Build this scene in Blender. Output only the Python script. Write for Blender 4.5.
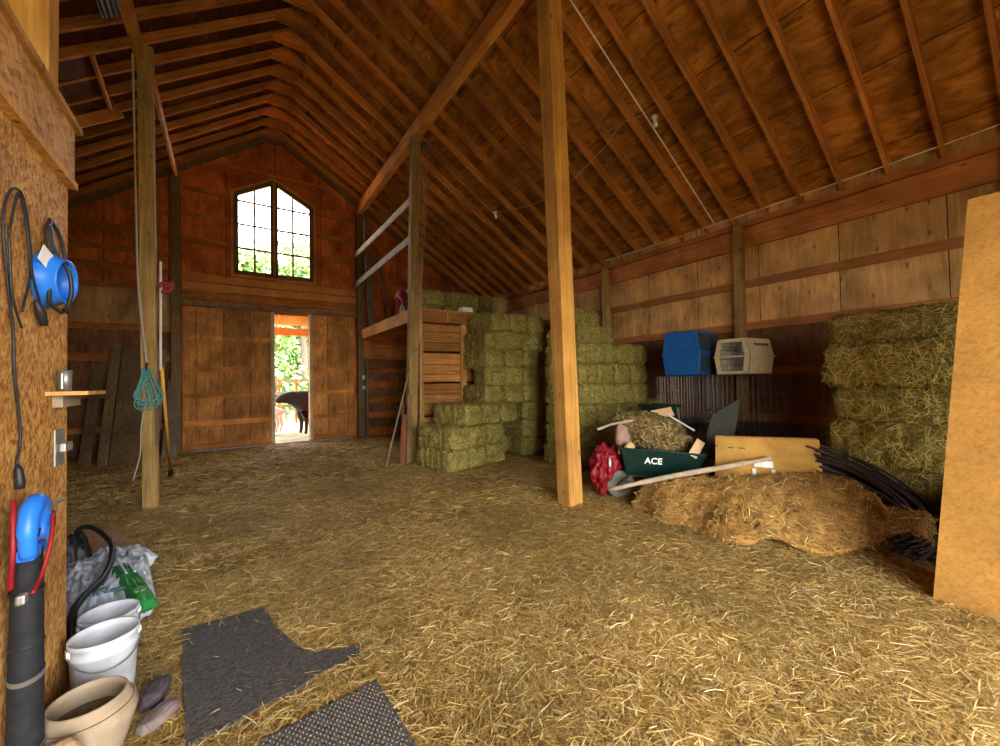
import bpy, bmesh, math, random
import numpy as np
from mathutils import Vector, Matrix, noise
for o in list(bpy.data.objects): bpy.data.objects.remove(o)
S = bpy.context.scene; C = S.collection; PI = math.pi

# ------------------------------------------------------------------ camera
CAMH = 1.75
cam = bpy.data.objects.new('camera', bpy.data.cameras.new('camera')); C.objects.link(cam)
cam.matrix_world = (Matrix.Translation((0, 0, CAMH)) @ Matrix.Rotation(math.radians(-33.8), 4, 'Z')
                    @ Matrix.Rotation(math.radians(91.15), 4, 'X') @ Matrix.Rotation(math.radians(-1.0), 4, 'Z'))
cam.data.sensor_width = 36; cam.data.lens = 36 * 400 / 1000; cam.data.clip_start = .05; cam.data.clip_end = 300
S.camera = cam
# ------------------------------------------------------------------ world, sun, exposure
w = bpy.data.worlds.new('sky'); S.world = w; w.use_nodes = True
wn_, wl_ = w.node_tree.nodes, w.node_tree.links; bg = wn_['Background']; bg.inputs[1].default_value = 3.4
tc_ = wn_.new('ShaderNodeTexCoord'); sp_ = wn_.new('ShaderNodeSeparateXYZ'); wl_.new(tc_.outputs['Generated'], sp_.inputs[0])
rp_ = wn_.new('ShaderNodeValToRGB'); wl_.new(sp_.outputs[2], rp_.inputs[0]); wl_.new(rp_.outputs[0], bg.inputs[0])
rp_.color_ramp.elements.new(.35)
for k_, (p_, c_) in enumerate(((0, (1.25, 1.25, 1.22)), (.35, (.8, .86, .95)), (1, (.35, .42, .55)))):
    rp_.color_ramp.elements[k_].position = p_; rp_.color_ramp.elements[k_].color = (*c_, 1)
sun = bpy.data.objects.new('sun', bpy.data.lights.new('sun', 'SUN')); C.objects.link(sun)
sun.data.energy = 10; sun.data.angle = .02; sun.data.color = (1, .93, .82)
sun.rotation_euler = (math.radians(-4), math.radians(-40), 0)
# daylight portal at the open end of the barn behind the camera
por = bpy.data.objects.new('open_end_portal', bpy.data.lights.new('open_end_portal', 'AREA')); C.objects.link(por)
por.data.shape = 'RECTANGLE'; por.data.size = 4.5; por.data.size_y = 3.7; por.data.cycles.is_portal = True
por.location = (1.35, -2.82, 1.75); por.rotation_euler = (PI/2, 0, 0)
S.view_settings.view_transform = 'Standard'; S.view_settings.look = 'None'
S.view_settings.gamma = 1; S.view_settings.use_curve_mapping = False
S.view_settings.exposure = 2.7

# ------------------------------------------------------------------ materials
def nt(name):
    m = bpy.data.materials.new(name); m.use_nodes = True
    t = m.node_tree; return m, t, t.nodes, t.links, t.nodes['Principled BSDF']
def ramp(n, stops):
    r = n.new('ShaderNodeValToRGB'); e = r.color_ramp.elements
    while len(e) < len(stops): e.new(.5)
    for k, (p, c) in zip(e, stops): k.position = p; k.color = (*c, 1)
    return r
def plain(name, col, rough=.6, metal=0, var=.12, scale=12, bump=0, spec=.3):
    m, t, n, l, b = nt(name)
    tc = n.new('ShaderNodeTexCoord'); no = n.new('ShaderNodeTexNoise'); no.inputs['Scale'].default_value = scale; no.inputs['Detail'].default_value = 6
    l.new(tc.outputs['Object'], no.inputs['Vector'])
    r = ramp(n, [(.3, tuple(c*(1-var) for c in col)), (.7, tuple(min(1, c*(1+var)) for c in col))])
    l.new(no.outputs['Fac'], r.inputs[0]); l.new(r.outputs[0], b.inputs['Base Color'])
    b.inputs['Roughness'].default_value = rough; b.inputs['Metallic'].default_value = metal; b.inputs['Specular IOR Level'].default_value = spec
    if bump:
        bu = n.new('ShaderNodeBump'); bu.inputs['Strength'].default_value = bump; bu.inputs['Distance'].default_value = .02
        l.new(no.outputs['Fac'], bu.inputs['Height']); l.new(bu.outputs[0], b.inputs['Normal'])
    return m
def wood(name, c1, c2, axis='x', rot=(0, 0, 0), across=22, along=1.1, knots=1., seam=None, rough=.85, rnd=.25, blotch=.35, coarse=1., bumpd=.004):
    m, t, n, l, b = nt(name)
    tc = n.new('ShaderNodeTexCoord'); mp = n.new('ShaderNodeMapping'); mp.vector_type = 'TEXTURE'
    mp.inputs['Rotation'].default_value = rot
    sc = [1/across]*3; sc['xyz'.index(axis)] = 1/along; mp.inputs['Scale'].default_value = sc
    l.new(tc.outputs['Object'], mp.inputs['Vector'])
    oi = n.new('ShaderNodeObjectInfo')
    add = n.new('ShaderNodeVectorMath'); add.operation = 'ADD'; l.new(mp.outputs[0], add.inputs[0])
    sc2 = n.new('ShaderNodeMath'); sc2.operation = 'MULTIPLY'; sc2.inputs[1].default_value = 37; l.new(oi.outputs['Random'], sc2.inputs[0]); l.new(sc2.outputs[0], add.inputs[1])
    no = n.new('ShaderNodeTexNoise'); no.inputs['Scale'].default_value = coarse; no.inputs['Detail'].default_value = 7; no.inputs['Distortion'].default_value = 1.2; no.inputs['Roughness'].default_value = .65
    l.new(add.outputs[0], no.inputs['Vector'])
    r = ramp(n, [(.3, c1), (.52, tuple((a+d)/2 for a, d in zip(c1, c2))), (.72, c2)]); l.new(no.outputs['Fac'], r.inputs[0])
    n2 = n.new('ShaderNodeTexNoise'); n2.inputs['Scale'].default_value = 1.7; n2.inputs['Detail'].default_value = 4; l.new(tc.outputs['Object'], n2.inputs['Vector'])
    r2 = ramp(n, [(.3, (1-blotch,)*3), (.7, (1+blotch*.4,)*3)]); l.new(n2.outputs['Fac'], r2.inputs[0])
    mx = n.new('ShaderNodeMix'); mx.data_type = 'RGBA'; mx.blend_type = 'MULTIPLY'; mx.inputs[0].default_value = 1
    l.new(r.outputs[0], mx.inputs[6]); l.new(r2.outputs[0], mx.inputs[7]); out = mx.outputs[2]
    if knots:
        vm = n.new('ShaderNodeMapping'); vm.vector_type = 'TEXTURE'; vm.inputs['Rotation'].default_value = rot
        s2 = [.16]*3; s2['xyz'.index(axis)] = .42; vm.inputs['Scale'].default_value = s2; l.new(tc.outputs['Object'], vm.inputs[0])
        ad2 = n.new('ShaderNodeVectorMath'); ad2.operation = 'ADD'; l.new(vm.outputs[0], ad2.inputs[0]); l.new(sc2.outputs[0], ad2.inputs[1])
        vo = n.new('ShaderNodeTexVoronoi'); vo.inputs['Scale'].default_value = 1; l.new(ad2.outputs[0], vo.inputs['Vector'])
        r3 = ramp(n, [(.05, (.25, .2, .17)), (.13*knots, (1, 1, 1))]); l.new(vo.outputs['Distance'], r3.inputs[0])
        m3 = n.new('ShaderNodeMix'); m3.data_type = 'RGBA'; m3.blend_type = 'MULTIPLY'; m3.inputs[0].default_value = .8
        l.new(out, m3.inputs[6]); l.new(r3.outputs[0], m3.inputs[7]); out = m3.outputs[2]
    if seam:   # plywood sheet joints: (axis, period, offset) list
        for ax, per, off in seam:
            sp = n.new('ShaderNodeSeparateXYZ'); l.new(tc.outputs['Object'], sp.inputs[0])
            a = n.new('ShaderNodeMath'); a.operation = 'ADD'; a.inputs[1].default_value = off+1000*per; l.new(sp.outputs['xyz'.index(ax)], a.inputs[0])
            md = n.new('ShaderNodeMath'); md.operation = 'MODULO'; md.inputs[1].default_value = per; l.new(a.outputs[0], md.inputs[0])
            lt = n.new('ShaderNodeMath'); lt.operation = 'LESS_THAN'; lt.inputs[1].default_value = .012; l.new(md.outputs[0], lt.inputs[0])
            fl = n.new('ShaderNodeMath'); fl.operation = 'DIVIDE'; fl.inputs[1].default_value = per; l.new(a.outputs[0], fl.inputs[0])
            f2 = n.new('ShaderNodeMath'); f2.operation = 'FLOOR'; l.new(fl.outputs[0], f2.inputs[0])
            wn = n.new('ShaderNodeTexWhiteNoise'); wn.noise_dimensions = '1D'; l.new(f2.outputs[0], wn.inputs['W'])
            mr = n.new('ShaderNodeMapRange'); mr.inputs['To Min'].default_value = .78; mr.inputs['To Max'].default_value = 1.18; l.new(wn.outputs['Value'], mr.inputs[0])
            m5 = n.new('ShaderNodeMix'); m5.data_type = 'RGBA'; m5.blend_type = 'MULTIPLY'; m5.inputs[0].default_value = 1
            l.new(out, m5.inputs[6]); l.new(mr.outputs[0], m5.inputs[7])
            m4 = n.new('ShaderNodeMix'); m4.data_type = 'RGBA'; l.new(lt.outputs[0], m4.inputs[0]); l.new(m5.outputs[2], m4.inputs[6]); m4.inputs[7].default_value = (.02, .01, .006, 1); out = m4.outputs[2]
    hs = n.new('ShaderNodeHueSaturation'); mr = n.new('ShaderNodeMapRange'); mr.inputs['To Min'].default_value = 1-rnd; mr.inputs['To Max'].default_value = 1+rnd
    l.new(oi.outputs['Random'], mr.inputs[0]); l.new(mr.outputs[0], hs.inputs['Value']); l.new(out, hs.inputs['Color'])
    l.new(hs.outputs[0], b.inputs['Base Color']); b.inputs['Roughness'].default_value = rough; b.inputs['Specular IOR Level'].default_value = .2
    bu = n.new('ShaderNodeBump'); bu.inputs['Strength'].default_value = .5; bu.inputs['Distance'].default_value = bumpd
    l.new(no.outputs['Fac'], bu.inputs['Height']); l.new(bu.outputs[0], b.inputs['Normal'])
    return m
def osb(name, c1, c2, c3, sc=(9, 30, 18), rough=.75):
    m, t, n, l, b = nt(name)
    tc = n.new('ShaderNodeTexCoord'); outs = []
    base = None
    for k, rot in enumerate([(0.3, 0, 0), (-.9, .3, .2)]):
        mp = n.new('ShaderNodeMapping'); mp.vector_type = 'TEXTURE'; mp.inputs['Rotation'].default_value = rot
        mp.inputs['Scale'].default_value = (1/sc[0], 1/sc[1], 1/sc[2]); l.new(tc.outputs['Object'], mp.inputs[0])
        nz = n.new('ShaderNodeTexNoise'); nz.inputs['Scale'].default_value = 14; l.new(tc.outputs['Object'], nz.inputs[0])
        ad = n.new('ShaderNodeVectorMath'); ad.operation = 'ADD'; l.new(mp.outputs[0], ad.inputs[0]); l.new(nz.outputs['Color'], ad.inputs[1])
        v = n.new('ShaderNodeTexVoronoi'); v.inputs['Scale'].default_value = 1.3; l.new(ad.outputs[0], v.inputs['Vector'])
        sp = n.new('ShaderNodeSeparateColor'); l.new(v.outputs['Color'], sp.inputs[0]); outs.append(sp.outputs[k])
    av = n.new('ShaderNodeMath'); av.operation = 'ADD'; l.new(outs[0], av.inputs[0]); l.new(outs[1], av.inputs[1])
    hv = n.new('ShaderNodeMath'); hv.operation = 'MULTIPLY'; hv.inputs[1].default_value = .5; l.new(av.outputs[0], hv.inputs[0])
    r = ramp(n, [(.12, c1), (.45, c2), (.9, c3)]); l.new(hv.outputs[0], r.inputs[0])
    fn = n.new('ShaderNodeTexNoise'); fn.inputs['Scale'].default_value = 2.2; fn.inputs['Detail'].default_value = 5; l.new(tc.outputs['Object'], fn.inputs[0])
    r2 = ramp(n, [(.3, (.72, .7, .66)), (.65, (1.05, 1.05, 1.05))]); l.new(fn.outputs['Fac'], r2.inputs[0])
    mx = n.new('ShaderNodeMix'); mx.data_type = 'RGBA'; mx.blend_type = 'MULTIPLY'; mx.inputs[0].default_value = 1
    l.new(r.outputs[0], mx.inputs[6]); l.new(r2.outputs[0], mx.inputs[7])
    l.new(mx.outputs[2], b.inputs['Base Color']); b.inputs['Roughness'].default_value = rough; b.inputs['Specular IOR Level'].default_value = .25
    bu = n.new('ShaderNodeBump'); bu.inputs['Strength'].default_value = .35; bu.inputs['Distance'].default_value = .003
    l.new(hv.outputs[0], bu.inputs['Height']); l.new(bu.outputs[0], b.inputs['Normal'])
    return m
def blades(name, stops, base=None):
    m, t, n, l, b = nt(name)
    g = n.new('ShaderNodeNewGeometry'); r = ramp(n, stops); l.new(g.outputs['Random Per Island'], r.inputs[0])
    tc = n.new('ShaderNodeTexCoord'); no = n.new('ShaderNodeTexNoise'); no.inputs['Scale'].default_value = .9; no.inputs['Detail'].default_value = 5
    l.new(tc.outputs['Object'], no.inputs[0]); r2 = ramp(n, [(.35, (.72, .7, .64)), (.65, (1.08, 1.06, 1.0))]); l.new(no.outputs['Fac'], r2.inputs[0])
    mx = n.new('ShaderNodeMix'); mx.data_type = 'RGBA'; mx.blend_type = 'MULTIPLY'; mx.inputs[0].default_value = 1
    l.new(r.outputs[0], mx.inputs[6]); l.new(r2.outputs[0], mx.inputs[7])
    l.new(mx.outputs[2], b.inputs['Base Color']); b.inputs['Roughness'].default_value = .6; b.inputs['Specular IOR Level'].default_value = .25
    return m
M = {}
TR = math.atan(.6225); TL = math.atan(.72)
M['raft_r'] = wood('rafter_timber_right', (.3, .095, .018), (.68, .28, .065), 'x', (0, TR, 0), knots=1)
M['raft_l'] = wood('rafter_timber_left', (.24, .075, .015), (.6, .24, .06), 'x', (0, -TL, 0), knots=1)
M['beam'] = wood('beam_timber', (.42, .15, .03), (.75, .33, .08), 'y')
M['sheath_r_lit'] = wood('roof_plywood_right_lit', (.14, .045, .008), (.56, .23, .038), 'y', (0, TR, 0), across=6, along=2, knots=1.3, seam=[('x', 1.04, .2)], blotch=.5)  # roof plywood with the brightness of the lit slope put into its colour
M['sheath_l_shaded'] = wood('roof_plywood_left_shaded', (.05, .015, .004), (.15, .05, .01), 'y', (0, -TL, 0), across=6, along=2, knots=1, seam=[('x', 1.0, .2)], blotch=.5)  # same plywood, colour darkened to stand in for shade on this slope
M['gable'] = wood('gable_plywood', (.38, .075, .015), (.74, .215, .045), 'z', across=9, along=1.6, knots=1, seam=[('x', 1.25, .15)], blotch=.5)
M['gable_dark'] = wood('door_plywood', (.28, .1, .022), (.6, .26, .065), 'z', across=9, along=1.6, knots=1, seam=[('x', .62, .15)], blotch=.5)
M['gable_girt'] = wood('girt_timber', (.36, .11, .022), (.65, .26, .06), 'x', blotch=.5)
M['girt_light'] = wood('light_plank', (.4, .15, .035), (.65, .28, .08), 'x')
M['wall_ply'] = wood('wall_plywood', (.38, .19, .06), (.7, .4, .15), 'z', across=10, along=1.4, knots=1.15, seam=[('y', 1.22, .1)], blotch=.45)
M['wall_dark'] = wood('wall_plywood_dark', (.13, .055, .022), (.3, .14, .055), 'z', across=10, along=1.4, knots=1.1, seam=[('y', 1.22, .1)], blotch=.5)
M['plate'] = wood('plate_timber', (.3, .09, .025), (.54, .21, .07), 'y', blotch=.4)
M['girt_y'] = wood('wall_girt_timber', (.28, .1, .025), (.5, .21, .065), 'y')
M['post_y'] = wood('post_timber', (.46, .2, .035), (.8, .42, .1), 'z', across=16, along=.7)
M['post_old'] = wood('weathered_post', (.2, .11, .03), (.48, .3, .1), 'z', across=16, along=.7)
M['post_dark'] = wood('dark_post', (.1, .06, .025), (.24, .15, .07), 'z')
M['grey_z'] = wood('grey_board_z', (.13, .09, .055), (.3, .22, .14), 'z')
M['grey_y'] = wood('grey_board_y', (.26, .19, .12), (.5, .38, .25), 'y')
M['plank_x'] = wood('stall_plank', (.2, .07, .014), (.6, .27, .07), 'x', rnd=.45)
M['plank_z'] = wood('stall_stud', (.35, .16, .04), (.62, .33, .11), 'z')
M['red_z'] = wood('red_board', (.16, .05, .02), (.36, .13, .05), 'z')
M['osb_wall'] = osb('osb_wall', (.27, .095, .02), (.5, .23, .055), (.74, .42, .13), (16, 55, 20))
M['osb_panel'] = osb('osb_panel', (.33, .155, .028), (.39, .19, .036), (.44, .225, .048), (22, 26, 50))
M['fascia'] = osb('fascia_osb', (.26, .11, .03), (.46, .22, .065), (.6, .33, .12), (9, 10, 34))
M['box_ply'] = wood('box_plywood', (.4, .2, .035), (.62, .36, .08), 'y', across=5, along=2, knots=.8, rnd=.05)
M['tan_ply'] = plain('tan_board', (.62, .4, .2), .8)
M['white'] = plain('white_plastic', (.72, .74, .76), .4, var=.08, scale=20)
M['dirty_white'] = plain('dirty_white_plastic', (.6, .61, .61), .5, var=.2, scale=9)
M['black'] = plain('black_rubber', (.018, .018, .019), .45, var=.3)
M['foam'] = plain('black_foam', (.014, .014, .015), .75, var=.35, scale=18, bump=.3)
M['blue'] = plain('blue_plastic', (.02, .16, .62), .35, var=.15)
M['blue_crate'] = plain('blue_crate_plastic', (.012, .1, .33), .4, var=.15)
M['blue_dark'] = plain('dark_crate_plastic', (.03, .05, .06), .5, var=.2)
M['beige'] = plain('beige_plastic', (.62, .5, .28), .5, var=.12)
M['wire'] = plain('dark_wire', (.1, .09, .08), .4, .6)
M['metal'] = plain('galvanised_metal', (.34, .33, .31), .45, .8)
M['red'] = plain('red_plastic', (.24, .008, .012), .5, var=.3)
M['red_old'] = plain('red_dull', (.3, .03, .02), .7)
M['green_tray'] = plain('green_tray', (.002, .02, .013), .35, var=.2)
M['green'] = plain('green_print', (.03, .25, .05), .5)
M['green_pale'] = plain('green_leaf_print', (.16, .34, .13), .5)
M['bagwhite'] = plain('feed_bag_plastic', (.58, .62, .66), .45, var=.12, scale=16, bump=.3)
M['blue_print'] = plain('blue_print', (.1, .2, .3), .5)
M['clay'] = plain('clay', (.36, .26, .16), .8, var=.18, scale=10, bump=.25)
M['soil'] = plain('soil', (.13, .1, .05), .95, var=.4, scale=40, bump=.6)
M['stone_p'] = plain('purple_stone', (.08, .06, .07), .7, var=.3, scale=14, bump=.3)
M['stone_l'] = plain('pale_stone', (.19, .14, .12), .7, var=.4, scale=8, bump=.3)
M['stone_t'] = plain('tan_stone', (.36, .22, .1), .8, var=.4, scale=14, bump=.4)
M['cardboard'] = plain('cardboard', (.5, .3, .16), .85, var=.15)
M['rubber_mat'] = plain('mat_rubber', (.09, .08, .07), .8, var=.5, scale=60, bump=.5)
M['mat_dim'] = plain('mat_stud', (.3, .24, .15), .85, var=.4, scale=50)
M['teal'] = plain('teal_rope', (.1, .3, .26), .7, var=.4, scale=60)
M['rope'] = plain('grey_rope', (.42, .37, .3), .8)
M['rope_red'] = plain('twine_pink', (.4, .22, .16), .8)
M['twine'] = plain('orange_twine', (.34, .24, .1), .8)
M['yellow_handle'] = plain('yellow_handle', (.75, .38, .05), .5)
M['white_wire'] = plain('white_cable', (.75, .66, .58), .5)
M['coil'] = plain('black_poly_pipe', (.04, .03, .028), .35, var=.3)
M['pink'] = plain('pinkish_cloth', (.34, .2, .15), .8)
M['glass_tag'] = plain('paper', (.8, .78, .7), .7)
M['moss'] = plain('mottled_bundle', (.12, .075, .03), .95, var=.75, scale=16, bump=.9)
M['carpet'] = plain('matted_fibre', (.34, .175, .04), .95, var=.45, scale=7, bump=.5)
M['plate_grey'] = plain('grey_green_sheet', (.055, .055, .04), .6, var=.2)
M['bin_green'] = plain('dark_green_bin', (.012, .03, .018), .5)
M['cowblack'] = plain('black_hide', (.012, .010, .010), .8)
M['cowtan'] = plain('tan_hide', (.5, .33, .24), .8)
M['bark'] = plain('bark', (.12, .085, .06), .9)
M['grass'] = plain('grass_and_dirt', (.2, .17, .08), .95, var=.4, scale=2)
M['hay_body'] = plain('hay_core', (.2, .16, .04), .95, var=.5, scale=22, bump=1)
M['hay_blade'] = blades('hay_blades', [(0, (.13, .105, .02)), (.4, (.34, .27, .05)), (.8, (.56, .45, .11)), (1, (.8, .66, .28))])
M['straw_blade'] = blades('straw_blades', [(0, (.24, .13, .028)), (.35, (.52, .32, .08)), (.75, (.74, .5, .16)), (1, (.95, .76, .38))])
M['straw_base'] = plain('straw_bed', (.36, .22, .06), .95, var=.5, scale=30, bump=1)
M['fibre'] = blades('fibres', [(0, (.13, .06, .014)), (.5, (.35, .185, .042)), (1, (.52, .32, .1))])
M['leaf'] = blades('leaves', [(0, (.05, .13, .03)), (.5, (.16, .3, .08)), (1, (.45, .5, .22))])

def mat_glass():
    m, t, n, l, b = nt('window_glass'); n.remove(b)
    tr = n.new('ShaderNodeBsdfTransparent'); gl = n.new('ShaderNodeBsdfGlossy'); gl.inputs['Roughness'].default_value = .05
    mx = n.new('ShaderNodeMixShader'); mx.inputs[0].default_value = .06
    l.new(tr.outputs[0], mx.inputs[1]); l.new(gl.outputs[0], mx.inputs[2]); l.new(mx.outputs[0], n['Material Output'].inputs[0]); return m
M['glass'] = mat_glass()

# ------------------------------------------------------------------ mesh helpers
class MB:
    def __init__(s): s.v = []; s.f = []; s.m = []; s.mi = 0
    def add(s, vs, fs):
        k = len(s.v); s.v += [tuple(v) for v in vs]; s.f += [tuple(i+k for i in f) for f in fs]; s.m += [s.mi]*len(fs); return s
    def box(s, x0, x1, y0, y1, z0, z1, T=None):
        vs = [Vector((x, y, z)) for x in (x0, x1) for y in (y0, y1) for z in (z0, z1)]
        if T is not None: vs = [T @ v for v in vs]
        return s.add(vs, [(0, 1, 3, 2), (4, 6, 7, 5), (0, 4, 5, 1), (2, 3, 7, 6), (0, 2, 6, 4), (1, 5, 7, 3)])
    def bar(s, a, b, w, h, up=(0, 0, 1)):      # rectangular bar from a to b
        a = Vector(a); b = Vector(b); d = (b-a); L = d.length; d.normalize(); u = Vector(up)
        if abs(d.dot(u)) > .95: u = Vector((0, 1, 0))
        r = d.cross(u).normalized(); u = r.cross(d)
        T = Matrix((( *r, 0), (*d, 0), (*u, 0), (0, 0, 0, 1))).transposed(); T = Matrix.Translation(a) @ T
        return s.box(-w/2, w/2, 0, L, -h/2, h/2, T)
    def prism(s, poly, ext, axis='y'):          # poly 2-D, ext (lo,hi) along axis
        n = len(poly); vs = []
        for e in ext:
            for p, q in poly: vs.append({'y': (p, e, q), 'z': (p, q, e), 'x': (e, p, q)}[axis])
        fs = [tuple(range(n)), tuple(range(2*n-1, n-1, -1))]+[(i, (i+1) % n, n+(i+1) % n, n+i) for i in range(n)]
        return s.add(vs, fs)
    def tube(s, pts, r, n=8, cap=True, smooth=0):
        pts = [Vector(p) for p in pts]
        if smooth: pts = spline(pts, smooth)
        rs = r if isinstance(r, (list, tuple)) else [r]*len(pts)
        if len(rs) != len(pts): rs = [rs[min(len(rs)-1, int(i*len(rs)/len(pts)))] for i in range(len(pts))]
        k0 = len(s.v); ref = Vector((0, 0, 1)); vs = []
        for i, p in enumerate(pts):
            d = (pts[min(i+1, len(pts)-1)]-pts[max(i-1, 0)])
            if d.length < 1e-9: d = Vector((0, 0, 1))
            d.normalize()
            x = d.cross(ref)
            if x.length < .1: x = d.cross(Vector((0, 1, 0)))
            x.normalize(); y = d.cross(x); ref = ref if abs(d.dot(ref)) < .9 else x
            ref = (x.cross(d)).normalized()
            for k in range(n):
                a = 2*PI*k/n; vs.append(p+(x*math.cos(a)+y*math.sin(a))*rs[i])
        fs = []
        for i in range(len(pts)-1):
            for k in range(n):
                fs.append((i*n+k, i*n+(k+1) % n, (i+1)*n+(k+1) % n, (i+1)*n+k))
        if cap: fs += [tuple(range(n-1, -1, -1)), tuple((len(pts)-1)*n+k for k in range(n))]
        return s.add(vs, fs)
    def lathe(s, prof, c=(0, 0, 0), T=None, n=32, closed=False):
        vs = []; c = Vector(c)
        for r, z in prof:
            for k in range(n):
                a = 2*PI*k/n; v = Vector((r*math.cos(a), r*math.sin(a), z)); v = (T @ v if T is not None else v)+c; vs.append(v)
        m = len(prof); fs = [(i*n+k, i*n+(k+1) % n, ((i+1) % m)*n+(k+1) % n, ((i+1) % m)*n+k) for i in range(m if closed else m-1) for k in range(n)]
        return s.add(vs, fs)
    def build(s, name, mat, parent=None, smooth=False, origin=None, bevel=0):
        vs = s.v
        if parent is not None and origin is None: o = ORG.get(parent.name, Vector((0, 0, 0)))
        elif origin is not None: o = Vector(origin)
        else:
            xs = [v[0] for v in vs]; ys = [v[1] for v in vs]; zs = [v[2] for v in vs]
            o = Vector(((min(xs)+max(xs))/2, (min(ys)+max(ys))/2, min(zs)))
        me = bpy.data.meshes.new(name); me.from_pydata([(v[0]-o.x, v[1]-o.y, v[2]-o.z) for v in vs], [], s.f)
        mats = mat if isinstance(mat, list) else [mat]
        for q in mats: me.materials.append(q)
        if len(mats) > 1: me.polygons.foreach_set('material_index', s.m)
        bm = bmesh.new(); bm.from_mesh(me); bmesh.ops.recalc_face_normals(bm, faces=bm.faces); bm.to_mesh(me); bm.free()
        if smooth:
            for p in me.polygons: p.use_smooth = True
        ob = bpy.data.objects.new(name, me); C.objects.link(ob)
        if parent is not None: ob.parent = parent; ORG[ob.name] = o
        else: ob.location = o; ORG[ob.name] = o
        if parent is not None and origin is not None: ob.location = o-ORG.get(parent.name, Vector((0, 0, 0)))
        if bevel:
            md = ob.modifiers.new('edge', 'BEVEL'); md.width = bevel; md.segments = 2; md.limit_method = 'ANGLE'
        return ob
ORG = {}
def spline(pts, k):
    pts = [Vector(p) for p in pts]; P = [pts[0]*2-pts[1]]+pts+[pts[-1]*2-pts[-2]]; out = []
    for i in range(1, len(P)-2):
        for j in range(k):
            t = j/k; a, b, c, d = P[i-1:i+3]
            out.append(.5*((2*b)+(c-a)*t+(2*a-5*b+4*c-d)*t*t+(3*b-a-3*c+d)*t**3))
    out.append(pts[-1]); return out
def thing(name, loc, label, cat, group=None, rz=0):
    o = bpy.data.objects.new(name, None); C.objects.link(o); o.location = loc; o.rotation_euler.z = rz
    ORG[o.name] = Vector(loc) if not rz else Vector((0, 0, 0)); return tag(o, label, cat, group)
def tag(o, label, cat, group=None, kind=None):
    o['label'] = label; o['category'] = cat
    if group: o['group'] = group
    if kind: o['kind'] = kind
    return o
def struct(mb, name, mat, **k):
    o = mb.build(name, mat, **k); o['kind'] = 'structure'; return o
ORD = 'zeroth first second third fourth fifth sixth seventh eighth ninth tenth eleventh twelfth thirteenth fourteenth fifteenth sixteenth seventeenth eighteenth nineteenth twentieth twenty-first twenty-second twenty-third twenty-fourth twenty-fifth twenty-sixth twenty-seventh twenty-eighth twenty-ninth'.split()
rng = np.random.default_rng(7); random.seed(7)

# ------------------------------------------------------------------ setting
YG = 13.65; XR = 8.42; XL = -6.3; Y0 = -2.8
def roof(x): return 9.19-.6225*(x-1.33) if x > 1.33 else (9.19-.72*(.80-x) if x < .80 else 9.19)
m = MB(); N = 90
gx = np.linspace(XL, XR, N); gy = np.linspace(Y0, YG, N)
vs = [(x, y, -.03+.018*noise.noise(Vector((x*1.3, y*1.3, 0)))+.012*noise.noise(Vector((x*5, y*5, 3)))) for y in gy for x in gx]
m.add(vs, [(j*N+i, j*N+i+1, (j+1)*N+i+1, (j+1)*N+i) for j in range(N-1) for i in range(N-1)])
struct(m, 'floor', M['straw_base'], origin=(0, 0, 0))
struct(MB().box(-60, 60, -40, 80, -.35, -.08), 'ground', M['grass'], origin=(0, 0, 0))
# roof sheathing, both slopes, as the ceiling
RD = .21; pk = (1.065, 9.19+RD+.165)
struct(MB().prism([(1.065, pk[1]), (8.75, roof(8.75)+RD), (8.75, roof(8.75)+RD+.03), (1.065, pk[1]+.03)], (Y0, YG+.12)), 'ceiling', M['sheath_r_lit'], origin=(0, 0, 0))
struct(MB().prism([(1.065, pk[1]), (1.065, pk[1]+.03), (XL-.3, roof(XL-.3)+RD+.03), (XL-.3, roof(XL-.3)+RD)], (Y0, YG+.12)), 'ceiling_left_slope', M['sheath_l_shaded'], origin=(0, 0, 0))
# gable wall with door and window openings
WX0, WX1, WXM = .10, 2.08, 1.06
WS, WH, WA = 5.0, 7.27, 7.83        # sill, shoulder, apex
DX0, DX1, DZ = 1.05, 1.98, 3.86
m = MB(); R2 = lambda x: roof(x)+RD-.01
ey = (YG, YG+.1)
m.prism([(XL, -.1), (WX0, -.1), (WX0, R2(WX0)), (XL, R2(XL))], ey)
m.prism([(WX1, -.1), (XR+.1, -.1), (XR+.1, R2(XR+.1)), (WX1, R2(WX1))], ey)
m.prism([(WX0, -.1), (DX0, -.1), (DX0, WS), (WX0, WS)], ey)
m.prism([(DX1, -.1), (WX1, -.1), (WX1, WS), (DX1, WS)], ey)
m.prism([(DX0, DZ), (DX1, DZ), (DX1, WS), (DX0, WS)], ey)
m.prism([(WX0, WH), (WXM, WA), (WXM, pk[1]), (WX0, R2(WX0))], ey)
m.prism([(WXM, WA), (WX1, WH), (WX1, R2(WX1)), (WXM, pk[1])], ey)
struct(m, 'wall_back', M['gable'], origin=(0, 0, 0))
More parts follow.
